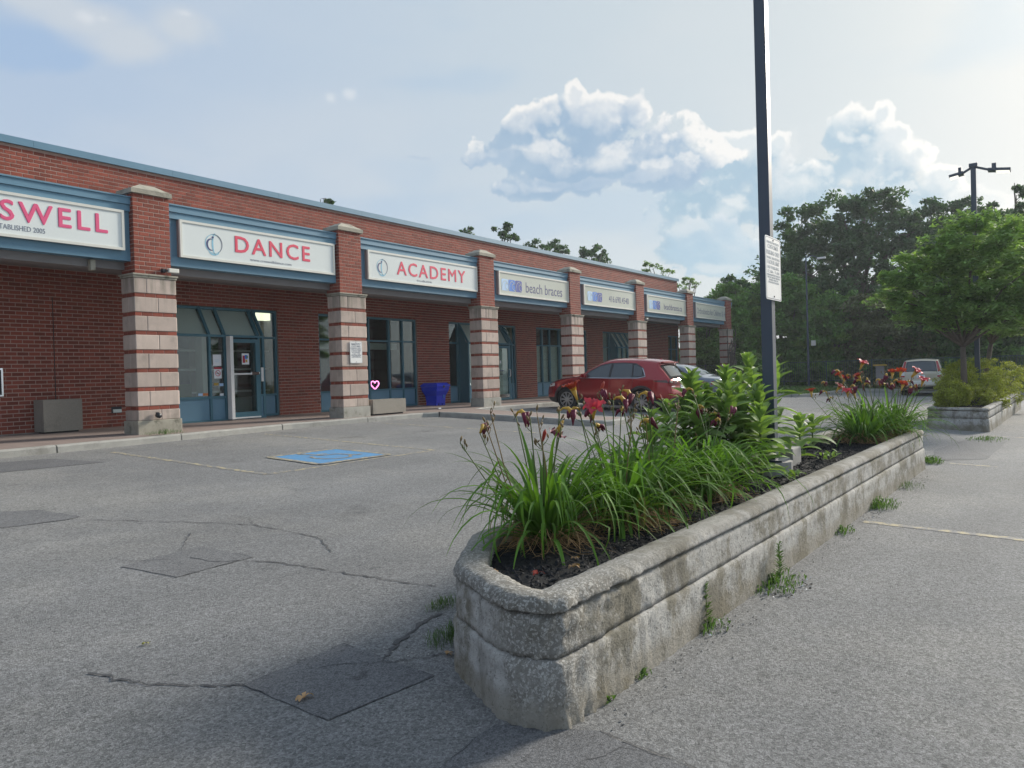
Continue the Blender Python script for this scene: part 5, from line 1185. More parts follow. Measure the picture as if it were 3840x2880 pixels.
# --- flowers
def petal_mesh(L,w,curl,mt,n=7):
    V=[];F=[];x=z=0;a=1.25
    for i in range(n+1):
        t=i/n; ww=w*math.sin(math.pi*min(1,t*.86+.10))**.8; ru=.004*math.sin(t*20)
        V+=[(x,-ww,z+ww*.25+ru),(x,0,z),(x,ww,z+ww*.25-ru)]
        st=L/n; x+=math.cos(a)*st; z+=math.sin(a)*st; a-=curl/n*(.4+1.3*t)
    for i in range(n): b=i*3; F+=[(b,b+3,b+4,b+1),(b+1,b+4,b+5,b+2)]
    fm=[1 if i<4 else 0 for i in range(2*n)]
    return mesh_only('petal',V,F,[mt,M['throat']],fm)
PT=[petal_mesh(.075,.017,2.1,M['petal']),petal_mesh(.07,.022,2.5,M['petal']),petal_mesh(.075,.019,1.9,M['petalr']),petal_mesh(.06,.017,2.9,M['petald'])]
def tubemesh(name,pts,rad,mt,n=6): b=MB().tube(pts,rad,n); return mesh_only(name,b.V,b.F,mt)
THR=tubemesh('flower',[(0,0,0),(0,0,.02),(0,0,.045)],[.005,.007,.013],M['throat'],8)
def flower(parent,loc,rot,kind,s=1):
    f=inst(THR,'flower',parent,loc,rot,s)
    for k in range(6): inst(PT[kind if k%2 else (0 if kind==1 else kind)],'petal',f,(0,0,.035),(0,0,k*math.pi/3),(.9,.75,1) if k%2 else 1)
WM=[]
for k in range(4):
    b=MB(); b.tube([(0,0,0),(.012,0,.015),(.035,0,.018),(.05,0,.002)],[.004,.005,.009,.012],6,mi=1)
    for q in range(6):
        a=random.random()*6.28; r=random.uniform(.008,.02); L=random.uniform(.02,.045); c=Vector((.05,0,.002))
        b.tube([c,c+Vector((.012,math.cos(a)*r,math.sin(a)*r-.008)),c+Vector((.016,math.cos(a)*r*1.3,math.sin(a)*r-.008-L))],[.010,.011,.002],5,mi=0)
    WM.append(mesh_only('wilted_flower',b.V,b.F,[M['petald'],M['throat']],b.M))
BUD=tubemesh('bud',[(0,0,0),(0,0,.02),(0,0,.05),(0,0,.068)],[.004,.009,.010,.002],M['petalr'],7); PODM=tubemesh('spent_bud',[(0,0,0),(0,0,.012),(0,0,.024)],[.003,.006,.003],M['stemd'],6)
def scape(parent,base,top,kind,thick=.0042,dry=False):
    # base/top local vectors; a forked stalk with buds, pods and the given blooms
    b=Vector(base);t=Vector(top); mid=(b+t)/2+Vector((random.gauss(0,.02),random.gauss(0,.02),0)); k=t-(t-mid)*.25
    mt=M['stemd'] if dry else M['stem']; mb=MB(); mb.tube([b,mid,k,t],[thick,thick,thick*.9,thick*.8],6)
    tips=[]
    for q in range(random.randint(3,5)):
        s=k.lerp(t,random.uniform(0,1)); d=Vector((random.uniform(-1,1),random.uniform(-1,1),random.uniform(.4,1.4))).normalized()*random.uniform(.025,.06); e=s+d; mb.tube([s,s+d*.5+Vector((0,0,-.004)),e],[thick*.7,thick*.55,thick*.5],5); tips.append(e)
    mb.build('stem',mt,parent,smooth=True)
    for e in tips: inst(PODM,'spent_bud',parent,e,(random.uniform(-.7,.7),random.uniform(-.7,.7),0),random.uniform(.8,1.5))
    tips.append(t)
    for q in kind:
        e=tips.pop(); r=(random.uniform(-.5,.5),random.uniform(-.5,.5),random.random()*6.28)
        if q=='o': flower(parent,e,(random.uniform(.3,.8),random.uniform(-.3,.2),math.radians(-30)+random.uniform(-.6,.6)),1,1.65)
        elif q=='r': flower(parent,e,(random.uniform(-.2,.6),random.uniform(-.4,.4),r[2]),2,1.5)
        elif q=='d': flower(parent,e,(random.uniform(2.0,2.7),random.uniform(-.4,.4),r[2]),3,1.45)
        elif q=='w': inst(random.choice(WM),'wilted_flower',parent,e,(r[0],r[1],r[2]),random.uniform(1.2,1.6))
        elif q=='b': inst(BUD,'bud',parent,e,(random.uniform(-.4,.4),random.uniform(-.4,.4),0),random.uniform(.8,1.2))
def daylily(x,y,label,nb=120,r=.10,sc=1.0,scapes=(),straw=170,seed=0):
    random.seed(seed); t=empty('daylily',(x,y,.565),label,'daylily','red daylilies in the planter')
    for k in range(nb):
        a=random.random()*6.283; rr=r*math.sqrt(random.random()); q=random.random()
        me=random.choice(BLY) if q<.05 else random.choice(BLO) if q<.34 else random.choice(BLD)
        s=sc*random.uniform(.75,1.12); inst(me,'leaf',t,(math.cos(a)*rr,math.sin(a)*rr,0),(0,random.uniform(-.12,.12),a+random.gauss(0,.35)),s)
    V=[];F=[]
    for k in range(int(straw*1.8)):
        a=random.random()*6.283; L=random.uniform(.14,.46); p=Vector((math.cos(a)*r*random.random(),math.sin(a)*r*random.random(),random.uniform(.02,.10))); h=a+random.gauss(0,.5); w=random.uniform(.002,.0055); n=6; cur=random.gauss(0,2.2); vz=random.uniform(.0,.5); b_=len(V)
        for i in range(n+1):
            d=Vector((math.cos(h),math.sin(h),0)); nn=Vector((-d.y,d.x,random.uniform(-.8,.8)))*w*(1-i/n*.8); V+=[p+nn,p-nn]; p=p+d*L/n+Vector((0,0,vz*L/n)); vz-=.28; h+=cur/n
            if p.z<.006: p.z=.006+random.random()*.012; vz=0.05
        for i in range(n): F.append((b_+2*i,b_+2*i+2,b_+2*i+3,b_+2*i+1))
    mesh_obj('dry_leaves',V,F,M['straw'],t,kind='stuff')
    for top,kind,dry in scapes: # tops given in world space
        tp=Vector(top)-Vector((x,y,.565)); bs=Vector((tp.x*.25+random.gauss(0,.03),tp.y*.25+random.gauss(0,.03),.05)); scape(t,bs,tp,kind,dry=dry)
    return t
def top(px,py,x): return tuple(atX(px,py,x))
def tops(l,xr): return [(top(px,py,random.uniform(*xr)),k,d) for px,py,k,d in l]
random.seed(3)
daylily(3.95,2.58,'nearest daylily clump, at the rounded end of the planter, spilling over its left rim',195,.11,1.0,tops([(1725,1660,'',0),(1800,1625,'w',0),(1820,1590,'',1),(1838,1542,'',1),(1935,1560,'w',0),(1988,1565,'',0),(2015,1560,'',1),(2100,1540,'wd',0),(2105,1600,'',0),(2035,1655,'b',0)],(3.6,4.0)),230,1)
daylily(4.72,2.45,'second daylily clump from the near end, below the wide open rust red bloom',200,.13,1.02,tops([(2165,1500,'rw',0),(2225,1568,'o',0),(2232,1610,'w',0),(2205,1540,'w',0),(2170,1545,'',0),(2330,1540,'w',0),(2370,1560,'',1),(2300,1500,'w',0),(2250,1470,'bw',0)],(4.3,4.9)),260,2)
daylily(5.35,2.52,'third daylily clump from the near end, between the open blooms and the milkweed',190,.14,1.06,tops([(2325,1470,'w',0),(2395,1490,'w',0),(2400,1600,'w',0),(2430,1505,'b',0),(2420,1570,'',1),(2545,1500,'',1),(2360,1530,'',0)],(4.9,5.5)),230,3)
daylily(6.0,2.36,'fourth daylily clump, its blades hanging over the rim beside the first milkweeds',200,.15,1.0,tops([(2480,1500,'b',0),(2600,1470,'w',0),(2640,1530,'w',0),(2660,1560,'w',0),(2735,1550,'w',0),(2700,1580,'w',0),(2610,1640,'',1)],(5.8,6.6)),150,4)
rk=lambda x:tops([(px,py,k,0) for px,py,k in x],(11.0,12.2))
daylily(11.15,2.15,'left clump of the far daylily group, with small red blooms low on its left',170,.15,1.0,rk([(3045,1490,'r'),(3100,1475,'w'),(3135,1470,'r'),(3120,1495,'w'),(3080,1440,'w'),(3180,1490,'o'),(3210,1495,'r')]),170,5)
daylily(11.75,2.08,'middle clump of the far group of daylilies, topped by one bright pink bloom',170,.15,1.0,rk([(3225,1385,'o'),(3160,1425,'rr'),(3200,1415,'ww'),(3230,1430,'rw'),(3250,1420,'w'),(3260,1440,'w'),(3190,1450,'w'),(3285,1430,'w'),(3300,1450,'wb'),(3150,1400,'w')]),170,6)
daylily(12.2,1.95,'right clump of the far group of daylilies, at the far end of the planter',190,.16,1.0,rk([(3320,1405,'w'),(3345,1420,'rw'),(3375,1415,'rd'),(3395,1440,'w'),(3420,1415,'oo'),(3410,1455,'w'),(3440,1455,'bw'),(3455,1450,'o'),(3350,1440,'wb'),(3380,1465,'r')]),170,7)
# --- milkweed
def mleaf(L,w,cup,n=6):
    V=[];F=[]
    x=z=0;a=random.uniform(.35,.55)
    for i in range(n+1):
        t=i/n; ww=w*math.sin(math.pi*min(1,.06+t*.94))**.62; V+=[(x,-ww,z+ww*cup),(x,-ww*.5,z+ww*cup*.35),(x,0,z),(x,ww*.5,z+ww*cup*.35),(x,ww,z+ww*cup)]
        x+=math.cos(a)*L/n; z+=math.sin(a)*L/n; a-=.85/n
    for i in range(n):
        b=i*5
        for k in range(4): F.append((b+k,b+5+k,b+6+k,b+1+k))
    return mesh_only('leaf',V,F,M['milk'])
ML=[mleaf(.215,.046,random.uniform(.1,.4)) for _ in range(8)]
def milkweed(x,y,zt,label,seed,lean=(0,0),zb=.56,s=1.18,gap=.045,lo=.12):
    random.seed(seed); t=empty('milkweed',(x,y,zb),label,'milkweed plant','milkweeds in the planter'); h=zt-zb-.06
    pts=[(lean[0]*(k/5)**1.5,lean[1]*(k/5)**1.5,h*k/5) for k in range(6)]; MB().tube(pts,[.011,.010,.009,.008,.006,.004],7).build('stem',M['stem'],t,smooth=True)
    z=h*lo; k=0; a0=random.random()*3
    while z<h:
        u=z/h; a=a0+k*math.pi/2+random.gauss(0,.15); cx,cy=lean[0]*u**1.5,lean[1]*u**1.5
        sz=s*(1.15-.6*max(0,(u-.62)/.38)**1.5)*random.uniform(.85,1.1)*(.8 if u<.25 else 1)
        pitch=-(.85*max(0,(u-.5)/.5)**1.2)+random.gauss(.10,.16)
        for q in (0,math.pi): inst(random.choice(ML),'leaf',t,(cx,cy,z),(random.gauss(0,.15),pitch,a+q+random.gauss(0,.1)),(sz,sz,sz))
        z+=gap*.85*(1.1-.45*u)*random.uniform(.8,1.2); k+=1
    for q in range(4): inst(random.choice(ML),'leaf',t,(lean[0],lean[1],h),(0,-1.05,a0+q*1.57),(.42*s,)*3)
    return t
def mk(px,py,x,label,seed,**k):
    p=atX(px,py,x); b=k.pop('base',None); lean=k.pop('ln',(0,0)); milkweed(x-lean[0],p.y-lean[1],p.z,label,seed,lean=lean,**k)
mk(2903,1345,8.05,'tall milkweed stalk directly in front of the dark pole',21,gap=.055,ln=(.0,.0))
mk(2802,1330,8.3,'tallest milkweed stalk, just left of the dark pole',22,gap=.06,ln=(-.1,.08))
mk(2722,1375,7.5,'bushy milkweed left of the tall pair, before the grey sedan',23,ln=(.05,.0))
mk(2772,1400,7.8,'milkweed standing between the bushy stalk and the tallest stalk',24)
mk(2590,1398,7.0,'leftmost full height milkweed, overlapping the tail of the red car',25,ln=(-.05,0))
mk(2648,1445,7.2,'shorter milkweed between the leftmost stalk and the bushy one',26)
mk(2845,1445,7.4,'milkweed of middling height to the left of the pole foot',27)
mk(2500,1508,6.5,'low leafy milkweed behind the third daylily clump, below the red car wheel',28)
mk(2560,1500,6.9,'low milkweed just right of the one below the car wheel',29)
mk(2998,1555,9.0,'short milkweed standing apart on the mulch right of the pole',30,lo=.06)
mk(3045,1560,10.2,'small milkweed against the far daylily group',31)
mk(2700,1470,7.1,'low milkweed filling the middle of the milkweed patch',32)
mk(2780,1490,7.3,'low milkweed in front of the tallest stalk',33)
mk(2440,1545,6.0,'leafy young milkweed at the left end of the milkweed patch, above the third daylily clump',34)
mk(2620,1490,6.6,'leafy milkweed in front of the leftmost full height stalk',35)
mk(2850,1520,7.0,'leafy milkweed low before the pole foot',36)
mk(2730,1440,6.9,'broad leaved milkweed in the front centre of the milkweed patch',37)
# low seedlings on the mulch
def seedling(px,py,label,seed,z=.57,n=16,s=.3,cat='seedling',mt=None):
    random.seed(seed); d=ray(px,py); t_=(z-EYE)/d.z; x,y=d.x*t_,d.y*t_; t=empty('seedling',(x,y,z),label,cat)
    for k in range(n): inst(random.choice(ML),'leaf',t,(random.gauss(0,.05),random.gauss(0,.05),random.uniform(0,.07)),(0,random.uniform(-.8,.1),random.random()*6.28),s*random.uniform(.6,1.2))
seedling(3112,1725,'small yellow green seedling alone on the black mulch',41,s=.35,n=24)
seedling(2960,1800,'low seedling on the mulch below the milkweed apart',42,s=.45,n=14)
# fallen curled petals on the mulch and dry leaves on the asphalt
def fallen(px,py,label,seed,z=None,mt='petalr',s=1,cat='fallen leaf',name='fallen_leaf'):
    random.seed(seed); d=ray(px,py)
    if z is None: p=atG(px,py)+Vector((0,0,.006))
    else: t_=(z-EYE)/d.z; p=Vector((d.x*t_,d.y*t_,z))
    V=[];F=[]
    for q in range(5):
        a=random.random()*6.28; b_=len(V)
        for i in range(5):
            t=i/4; w=.008*math.sin(math.pi*(t*.8+.1)); r=.035*t; h=.012*math.sin(t*3)+.002
            V+=[(r*math.cos(a)-w*math.sin(a),r*math.sin(a)+w*math.cos(a),h),(r*math.cos(a)+w*math.sin(a),r*math.sin(a)-w*math.cos(a),h+.004)]
        for i in range(4): F.append((b_+2*i,b_+2*i+2,b_+2*i+3,b_+2*i+1))
    o=mesh_obj(name,V,F,M[mt],None); o.location=p; o.scale=(s,)*3; tag(o,label,cat); return o
fallen(1862,2145,'curled pinkish dead bloom on the mulch, leftmost, near the rounded rim',50,.575,'straw',.8,'dead bloom','dead_bloom'); fallen(2015,2155,'curled pink dead bloom on the mulch close to the near rim',51,.575,'petalr',1.1,'dead bloom','dead_bloom'); fallen(2150,2130,'pale curled dead bloom on the mulch right of the other two',52,.575,'straw',1.2,'dead bloom','dead_bloom'); fallen(2155,2095,'small dry curl on the mulch, farthest of the dead blooms',53,.575,'straw',.8,'dead bloom','dead_bloom')
fallen(1140,2625,'brown curled leaf lying on the dark square asphalt patch',54,None,'straw',1.3); fallen(1676,2460,'brown curled leaf on the asphalt beside the left side of the planter',55,None,'straw',1.0); fallen(548,2418,'tiny yellow leaf alone on the open asphalt at the left',56,None,'leafy',.7)
# weeds along the planter foot
def weed(px,py,label,seed,n=40,h=.10,r=.10,kind='leaf',dz=0):
    n=int(n*1.8); r*=1.25; h*=1.15; random.seed(seed); p=atG(px,py); V=[];F=[]
    for k in range(n):
        a=random.random()*6.28; b=random.uniform(0,r); x=b*math.cos(a); y=b*math.sin(a)*.6; hh=h*random.uniform(.3,1)*(1-b/r*.5); d=random.random()*6.28; le=random.uniform(.2,.7)*hh+.01
        w=random.uniform(.003,.008) if kind=='leaf' else .0018
        p0=Vector((x,y,0)); p1=p0+Vector((math.cos(d)*le*.5,math.sin(d)*le*.5,hh*.7)); p2=p0+Vector((math.cos(d)*le,math.sin(d)*le,hh*(.8 if kind=='leaf' else 1))); nn=Vector((-math.sin(d),math.cos(d),.2))*w; b_=len(V)
        V+=[p0-nn*.3,p0+nn*.3,p1-nn,p1+nn,p2]; F+=[(b_,b_+1,b_+3,b_+2),(b_+2,b_+3,b_+4)]
    o=mesh_obj('weed',V,F,M['weed'] if kind=='leaf' else M['grass'],None); o.location=p; tag(o,label,'weed',kind='stuff' if r>.2 else None); return o
weed(2278,2628,'small broad leaved weed at the planter foot, nearest to the corner',60,22,.05,.05)
weed(2405,2535,'small weed at the planter foot, second from the near corner',61,24,.05,.06); weed(2455,2478,'small weed at the planter foot, third from the near corner',62,20,.06,.05)
weed(2660,2350,'leafy weed with dead stalks at the foot of the upright weed',63,60,.09,.16)
weed(2900,2190,'wide weed patch with litter spread on the asphalt before the planter',64,130,.10,.30); weed(3150,1995,'weed tuft at the planter foot, left of the yellow line',65,60,.09,.18)
weed(3290,1900,'bushy green weed where the yellow line meets the planter',66,140,.14,.30); weed(3400,1830,'thin grass at the planter foot, beyond the yellow line',67,80,.10,.3,'grass'); weed(3490,1735,'green tuft at the far end of the planter',68,140,.15,.25)
weed(3700,1650,'low weeds along the foot of the second planter',69,120,.12,.5); weed(1690,2400,'dark green grassy tuft against the left side of the planter, larger',70,150,.11,.16,'grass'); weed(1660,2280,'sparse grassy tuft beyond the larger one, left of the planter',71,70,.10,.12,'grass')
weed(620,1655,'yellowish grass growing in the kerb joint at the first pillar foot',72,200,.12,.35,'grass').location.z+=.14
def upweed(px,py,topy,label,seed):
    random.seed(seed); p=atG(px,py); d=ray(px,topy); h=EYE+d.z*(p.x/d.x)-p.z; mb=MB(); mb.tube([(0,0,0),(.005,0,h*.5),(0,0,h*.98)],[.004,.003,.002],5)
    V=mb.V;F=mb.F; 
    for k in range(90):
        z=h*random.uniform(.08,1); a=random.random()*6.28; L=random.uniform(.03,.06)*(1.15-z/h*.6); w=.0045; b_=len(V); c=Vector((0,0,z)); e=c+Vector((math.cos(a)*L,math.sin(a)*L,L*.7)); n=Vector((-math.sin(a),math.cos(a),0))*w; m_=(c+e)/2+Vector((0,0,.004)); V+=[c,m_+n,m_-n,e]; F+=[(b_,b_+1,b_+3,b_+2)]
    o=mesh_obj('upright_weed',V,F,M['weed'],None); o.location=p; tag(o,label,'weed')
upweed(2650,2355,2185,'tall upright narrow leaved weed against the planter side',73); upweed(2925,2180,2035,'slender upright weed farther along the planter side',74)
# leaf litter caught along the planter foot
random.seed(77)
for px,py,n,r,lab in ((2960,2200,90,.28,'brown leaf litter with pale scraps beside the wide weed patch'),(2700,2350,40,.16,'brown leaf litter around the foot of the upright weed'),(3230,1925,60,.35,'brown leaf litter near the yellow line at the planter foot'),(3420,1800,60,.4,'brown leaf litter toward the far end of the planter')):
    p=atG(px,py); V=[];F=[];Mi=[]
    for k in range(n):
        a=random.random()*6.28; b=r*math.sqrt(random.random()); x=b*math.cos(a)*1.3; y=b*math.sin(a)*.5; s_=random.uniform(.004,.014); h=random.random()*6.28; b_=len(V)
        V+=[(x+math.cos(h)*s_,y+math.sin(h)*s_,.004),(x-math.sin(h)*s_*.5,y+math.cos(h)*s_*.5,.010),(x-math.cos(h)*s_,y-math.sin(h)*s_,.006),(x+math.sin(h)*s_*.5,y-math.cos(h)*s_*.5,.003)]; F.append((b_,b_+1,b_+2,b_+3)); Mi.append(1 if random.random()<.12 else 0)
    o=mesh_obj('leaf_litter',V,F,[M['bark'],M['paper']],None,fm=Mi,kind='stuff',label=lab,cat='leaf litter'); o.location=p
# loose stones and crumbs on the asphalt
random.seed(9); V=[];F=[]
def crumb(x,y,s):
    b_=len(V); z=gz(x,y)+.003; 
    for i in range(4): a=i*1.57+random.random(); V.append((x+math.cos(a)*s,y+math.sin(a)*s,z))
    V.append((x,y,z+s*.8)); F.extend([(b_,b_+1,b_+4),(b_+1,b_+2,b_+4),(b_+2,b_+3,b_+4),(b_+3,b_,b_+4)])
for k in range(420): t=random.random(); x=2.9+t*9.5; crumb(x,1.70-.0157*(x-2.8)-abs(random.gauss(0,.10)),random.uniform(.002,.008))
for k in range(250): crumb(random.uniform(1,9),random.uniform(-1,12),random.uniform(.002,.006))
for k in range(200): crumb(2.9+random.random()*1.5,2.95+random.gauss(0,.15),random.uniform(.002,.008))
mesh_obj('gravel',V,F,mat('gravel_crumbs',(.30,.29,.27),.9,isl=.7),None,kind='stuff',label='loose crumbs of gravel along the planter foot',cat='gravel')
# ------------------------------------------------------------ trees
def leaves(C,N,size,el=2.0,seed=0,up=.3,droop=0):
    # C: (n,3) cluster centres with radius in column 3 -> leaf quads
    r=np.random.default_rng(seed); n=len(C); idx=np.repeat(np.arange(n),N); m_=len(idx)
    d=r.normal(size=(m_,3)); d/=np.linalg.norm(d,axis=1)[:,None]; rad=C[idx,3]*r.random(m_)**.45
    P=C[idx,:3]+d*rad[:,None]*np.array([1,1,.62])
    if droop: P[:,2]-=droop*(np.linalg.norm(d[:,:2]*rad[:,None],axis=1))**2
    nrm=r.normal(size=(m_,3))+np.array([0,0,up*3]); nrm/=np.linalg.norm(nrm,axis=1)[:,None]
    t=np.cross(nrm,r.normal(size=(m_,3))); t/=np.linalg.norm(t,axis=1)[:,None]; b=np.cross(nrm,t)
    s=size*r.uniform(.6,1.3,m_)[:,None]
    V=np.stack([P-t*s*el*.5,P+b*s*.5,P+t*s*el*.5,P-b*s*.5],1).reshape(-1,3); F=np.arange(m_*4).reshape(-1,4)
    return V,F
def lobes_to_clusters(L,n,cr,seed,flat=0):
    r=np.random.default_rng(seed); w=np.array([l[3]*l[4]+l[4]*l[5]+l[3]*l[5] for l in L]); w/=w.sum(); idx=r.choice(len(L),n,p=w); L=np.array(L)
    d=r.normal(size=(n,3)); d/=np.linalg.norm(d,axis=1)[:,None]; rr=r.uniform(.35,1,n)**.5; C=L[idx,:3]+d*L[idx,3:6]*rr[:,None]
    return np.concatenate([C,(cr*r.uniform(.6,1.4,n))[:,None]],1)
def fol(name,c,**k): return mat(name,c,.6,isl=.35,transl=.28,spec=.25,**k)
M['oak']=fol('dark_oak_leaves',(.058,.115,.045),var=.35,vscale=.9); M['green']=fol('green_leaves',(.12,.235,.055),var=.4,vscale=.8); M['green2']=fol('yellow_green_leaves',(.16,.26,.06),var=.35,vscale=.8); M['locust']=fol('locust_leaves',(.21,.33,.11),var=.3,vscale=1.2); M['brown']=fol('brownish_twigs',(.12,.135,.065),var=.4,vscale=.9); M['dark']=fol('dark_shade_leaves',(.075,.145,.045),var=.4,vscale=.8)
M['locust2']=fol('locust_highlight_leaves',(.28,.40,.14),var=.3,vscale=1.2)  # lighter copy of the locust leaf colour, for painted highlights
M['shrub']=fol('golden_shrub_leaves',(.27,.30,.045),var=.35,vscale=5)
def tree(name,label,base,L,ncl,per,cr,size,mt,seed,cat='tree',group=None,trunk=.18,limbs=7,el=1.9,up=.3,droop=0,mt2=None,barkm=None):
    random.seed(seed); t=empty(name,base,label,cat,group); bx_,by_,bz_=base; L=[(a-bx_,b-by_,c-bz_,d,e,f) for a,b,c,d,e,f in L]
    C=lobes_to_clusters(L,ncl,cr,seed); V,F=leaves(C,per,size,el,seed,up,droop); mesh_obj('crown',V,F,mt,t,kind='stuff')
    if mt2: C2=lobes_to_clusters(L,ncl//4,cr*.8,seed+5); V,F=leaves(C2,per,size,el,seed+5,up,droop); mesh_obj('crown_highlights',V,F,mt2,t,kind='stuff')  # lighter leaves mixed through the crown, highlights put into their colour
    cz=min(l[2] for l in L); top_=max(l[2] for l in L); cx=sum(l[0] for l in L)/len(L); cy=sum(l[1] for l in L)/len(L)
    mb=MB(); fork=Vector((cx*.3,cy*.3,max(.8,cz*.75))); mb.tube([(0,0,-.1),(cx*.1,cy*.1,fork.z*.5),fork],[trunk*1.2,trunk,trunk*.8],9)
    mb.build('trunk',barkm or M['bark'],t,smooth=True); mb=MB()
    for k in range(limbs):
        l=random.choice(L); e=Vector((l[0]+random.uniform(-.6,.6)*l[3],l[1]+random.uniform(-.6,.6)*l[4],l[2]+random.uniform(-.3,.6)*l[5])); mid=fork.lerp(e,.5)+Vector((random.gauss(0,.12),random.gauss(0,.12),.15*(e-fork).length)); mb.tube([fork,mid,e],[trunk*.5,trunk*.3,trunk*.08],6)
        for q in range(4):
            s=mid.lerp(e,random.random()); f=s+Vector((random.gauss(0,.5)*l[3]*.6,random.gauss(0,.5)*l[4]*.6,random.uniform(-.1,.6)*l[5]*.6)); mb.tube([s,f],[trunk*.14,trunk*.04],4)
    mb.build('limbs',barkm or M['bark'],t,smooth=True,kind='stuff'); return t
def lob(px,py,x,rpx,rpz,rx=None,dy=0):
    p=atX(px,py,x); k=x/ray(px,py).x/ FPX   # metres per pixel at that depth
    return (p.x,p.y,p.z,rx or rpx*k*1.15,rpx*k*1.15,rpz*k)
G='trees beyond the parking lot fence'
x=56
tree('oak_tree','big dark oak rising highest behind the street lamp, its round crown against the clouds',(x,atX(3200,1400,x).y,.2),[lob(3250,850,x,110,120),lob(3140,840,x,110,110),lob(3030,860,x,90,110),lob(3330,830,x,100,110),lob(3400,900,x,90,120),lob(2990,960,x,80,120),lob(3100,980,x,180,140),lob(3300,1000,x,190,150),lob(3200,1130,x,230,120),lob(3410,1010,x,90,140),lob(3230,740,x,50,40),lob(3330,730,x,50,40),lob(3000,1120,x,90,70)],540,85,.58,.15,M['oak'],101,group=G,trunk=.4,limbs=14)
x=60
tree('oak_tree','dark tree with a thin ragged limb reaching left of the tall pole',(x,atX(2900,1400,x).y,.2),[lob(2800,1110,x,80,50),lob(2740,1060,x,40,28),lob(2860,1060,x,60,60),lob(2920,1000,x,60,80),lob(2870,1150,x,90,70)],110,80,.55,.16,M['oak'],102,group=G,trunk=.25)
tree('oak_tree','dark tree tops between the big oak and the locust crown',(x,atX(3520,1400,x).y,.2),[lob(3480,790,x,28,50),lob(3540,810,x,60,50),lob(3500,900,x,80,70),lob(3600,850,x,80,60),lob(3640,770,x,30,30),lob(3720,800,x,60,50),lob(3770,850,x,70,60),lob(3560,1000,x,150,110)],240,85,.55,.16,M['oak'],103,group=G,trunk=.25)
x=50
tree('ash_tree','feathery dark tree cut off by the right edge of the photo',(x,atX(3840,1400,x).y,.2),[lob(3825,720,x,38,60),lob(3815,820,x,60,70),lob(3860,900,x,90,110),lob(3800,930,x,70,50),lob(3900,1050,x,120,150)],130,80,.45,.14,M['oak'],104,group=G,trunk=.22)
x=50
tree('leafy_tree','mid green tree touching the end of the Orthodontics sign',(x,atX(2760,1450,x).y,.3),[lob(2730,1130,x,70,60),lob(2790,1180,x,90,80),lob(2700,1230,x,70,80),lob(2760,1290,x,100,110),lob(2690,1350,x,60,90),lob(2800,1380,x,100,80)],330,85,.5,.14,M['green'],105,group=G,mt2=M['green2'])
tree('leafy_tree','mid green tree directly behind the tall pole and its parking sign',(x,atX(2930,1450,x).y,.3),[lob(2920,1130,x,90,80),lob(2980,1090,x,60,70),lob(2900,1250,x,120,110),lob(3010,1200,x,80,90),lob(2900,1370,x,120,80),lob(3000,1350,x,100,90)],340,85,.5,.14,M['green'],106,group=G,mt2=M['green2'])
tree('leafy_tree','lighter green tree below the big oak, right of the street lamp post',(x,atX(3120,1450,x).y,.3),[lob(3110,1170,x,90,70),lob(3180,1150,x,60,50),lob(3080,1280,x,100,100),lob(3170,1270,x,100,100),lob(3100,1390,x,110,70),lob(3200,1390,x,90,70)],330,85,.5,.14,M['green'],107,group=G,mt2=M['green2'])
x=49
tree('brushy_tree','brownish brushy tree with bare drooping twigs behind the fence, left of the champagne suv',(x,atX(3330,1450,x).y,.3),[lob(3290,1160,x,90,70),lob(3380,1130,x,90,70),lob(3300,1260,x,120,90),lob(3420,1240,x,100,100),lob(3330,1370,x,140,70),lob(3470,1340,x,90,70)],380,85,.5,.13,M['brown'],108,group=G,mt2=M['green'],limbs=16)
tree('leafy_tree','shady tree behind the champagne suv, under the locust crown',(x,atX(3560,1450,x).y,.3),[lob(3530,1200,x,110,110),lob(3620,1280,x,120,110),lob(3540,1360,x,120,80),lob(3680,1200,x,110,120)],330,80,.55,.15,M['dark'],109,group=G,mt2=M['green'])
tree('leafy_tree','shady tree at the right edge behind the golden shrubs',(x,atX(3790,1450,x).y,.3),[lob(3780,1180,x,110,110),lob(3760,1330,x,130,90),lob(3870,1250,x,110,130),lob(3880,1380,x,90,80),lob(3720,1390,x,100,70)],360,80,.55,.15,M['dark'],110,group=G,mt2=M['green'])
x=54; C=[lob(px,1410+random.uniform(-25,25),x,100,70) for px in range(2560,4000,70)]
t=tree('hedge','dark hedge growing in a long row behind the railing fence',(x,10,.3),C,560,80,.6,.17,M['dark'],111,cat='hedge',trunk=.05,limbs=3)
x=45
tree('leafy_tree','green tree seen through the end of the walkway, left of the vine covered pillar',(48,atX(2650,1400,48).y,.3),[lob(2640,1250,48,50,90),lob(2680,1330,48,60,70),lob(2630,1370,48,60,50),lob(2660,1180,48,40,40),lob(2600,1290,50,40,100)],200,80,.42,.12,M['green'],112,group=G,mt2=M['green2'],trunk=.12)
tree('leafy_tree','leafy branch mass overhanging the right end of the Orthodontics sign',(45.5,atX(2760,1400,45.5).y,.3),[lob(2745,1190,44.5,45,70),lob(2760,1290,45,55,80),lob(2790,1380,45.5,60,70),lob(2740,1110,46,40,40)],170,80,.4,.12,M['green'],113,group=G,mt2=M['green2'],trunk=.15)
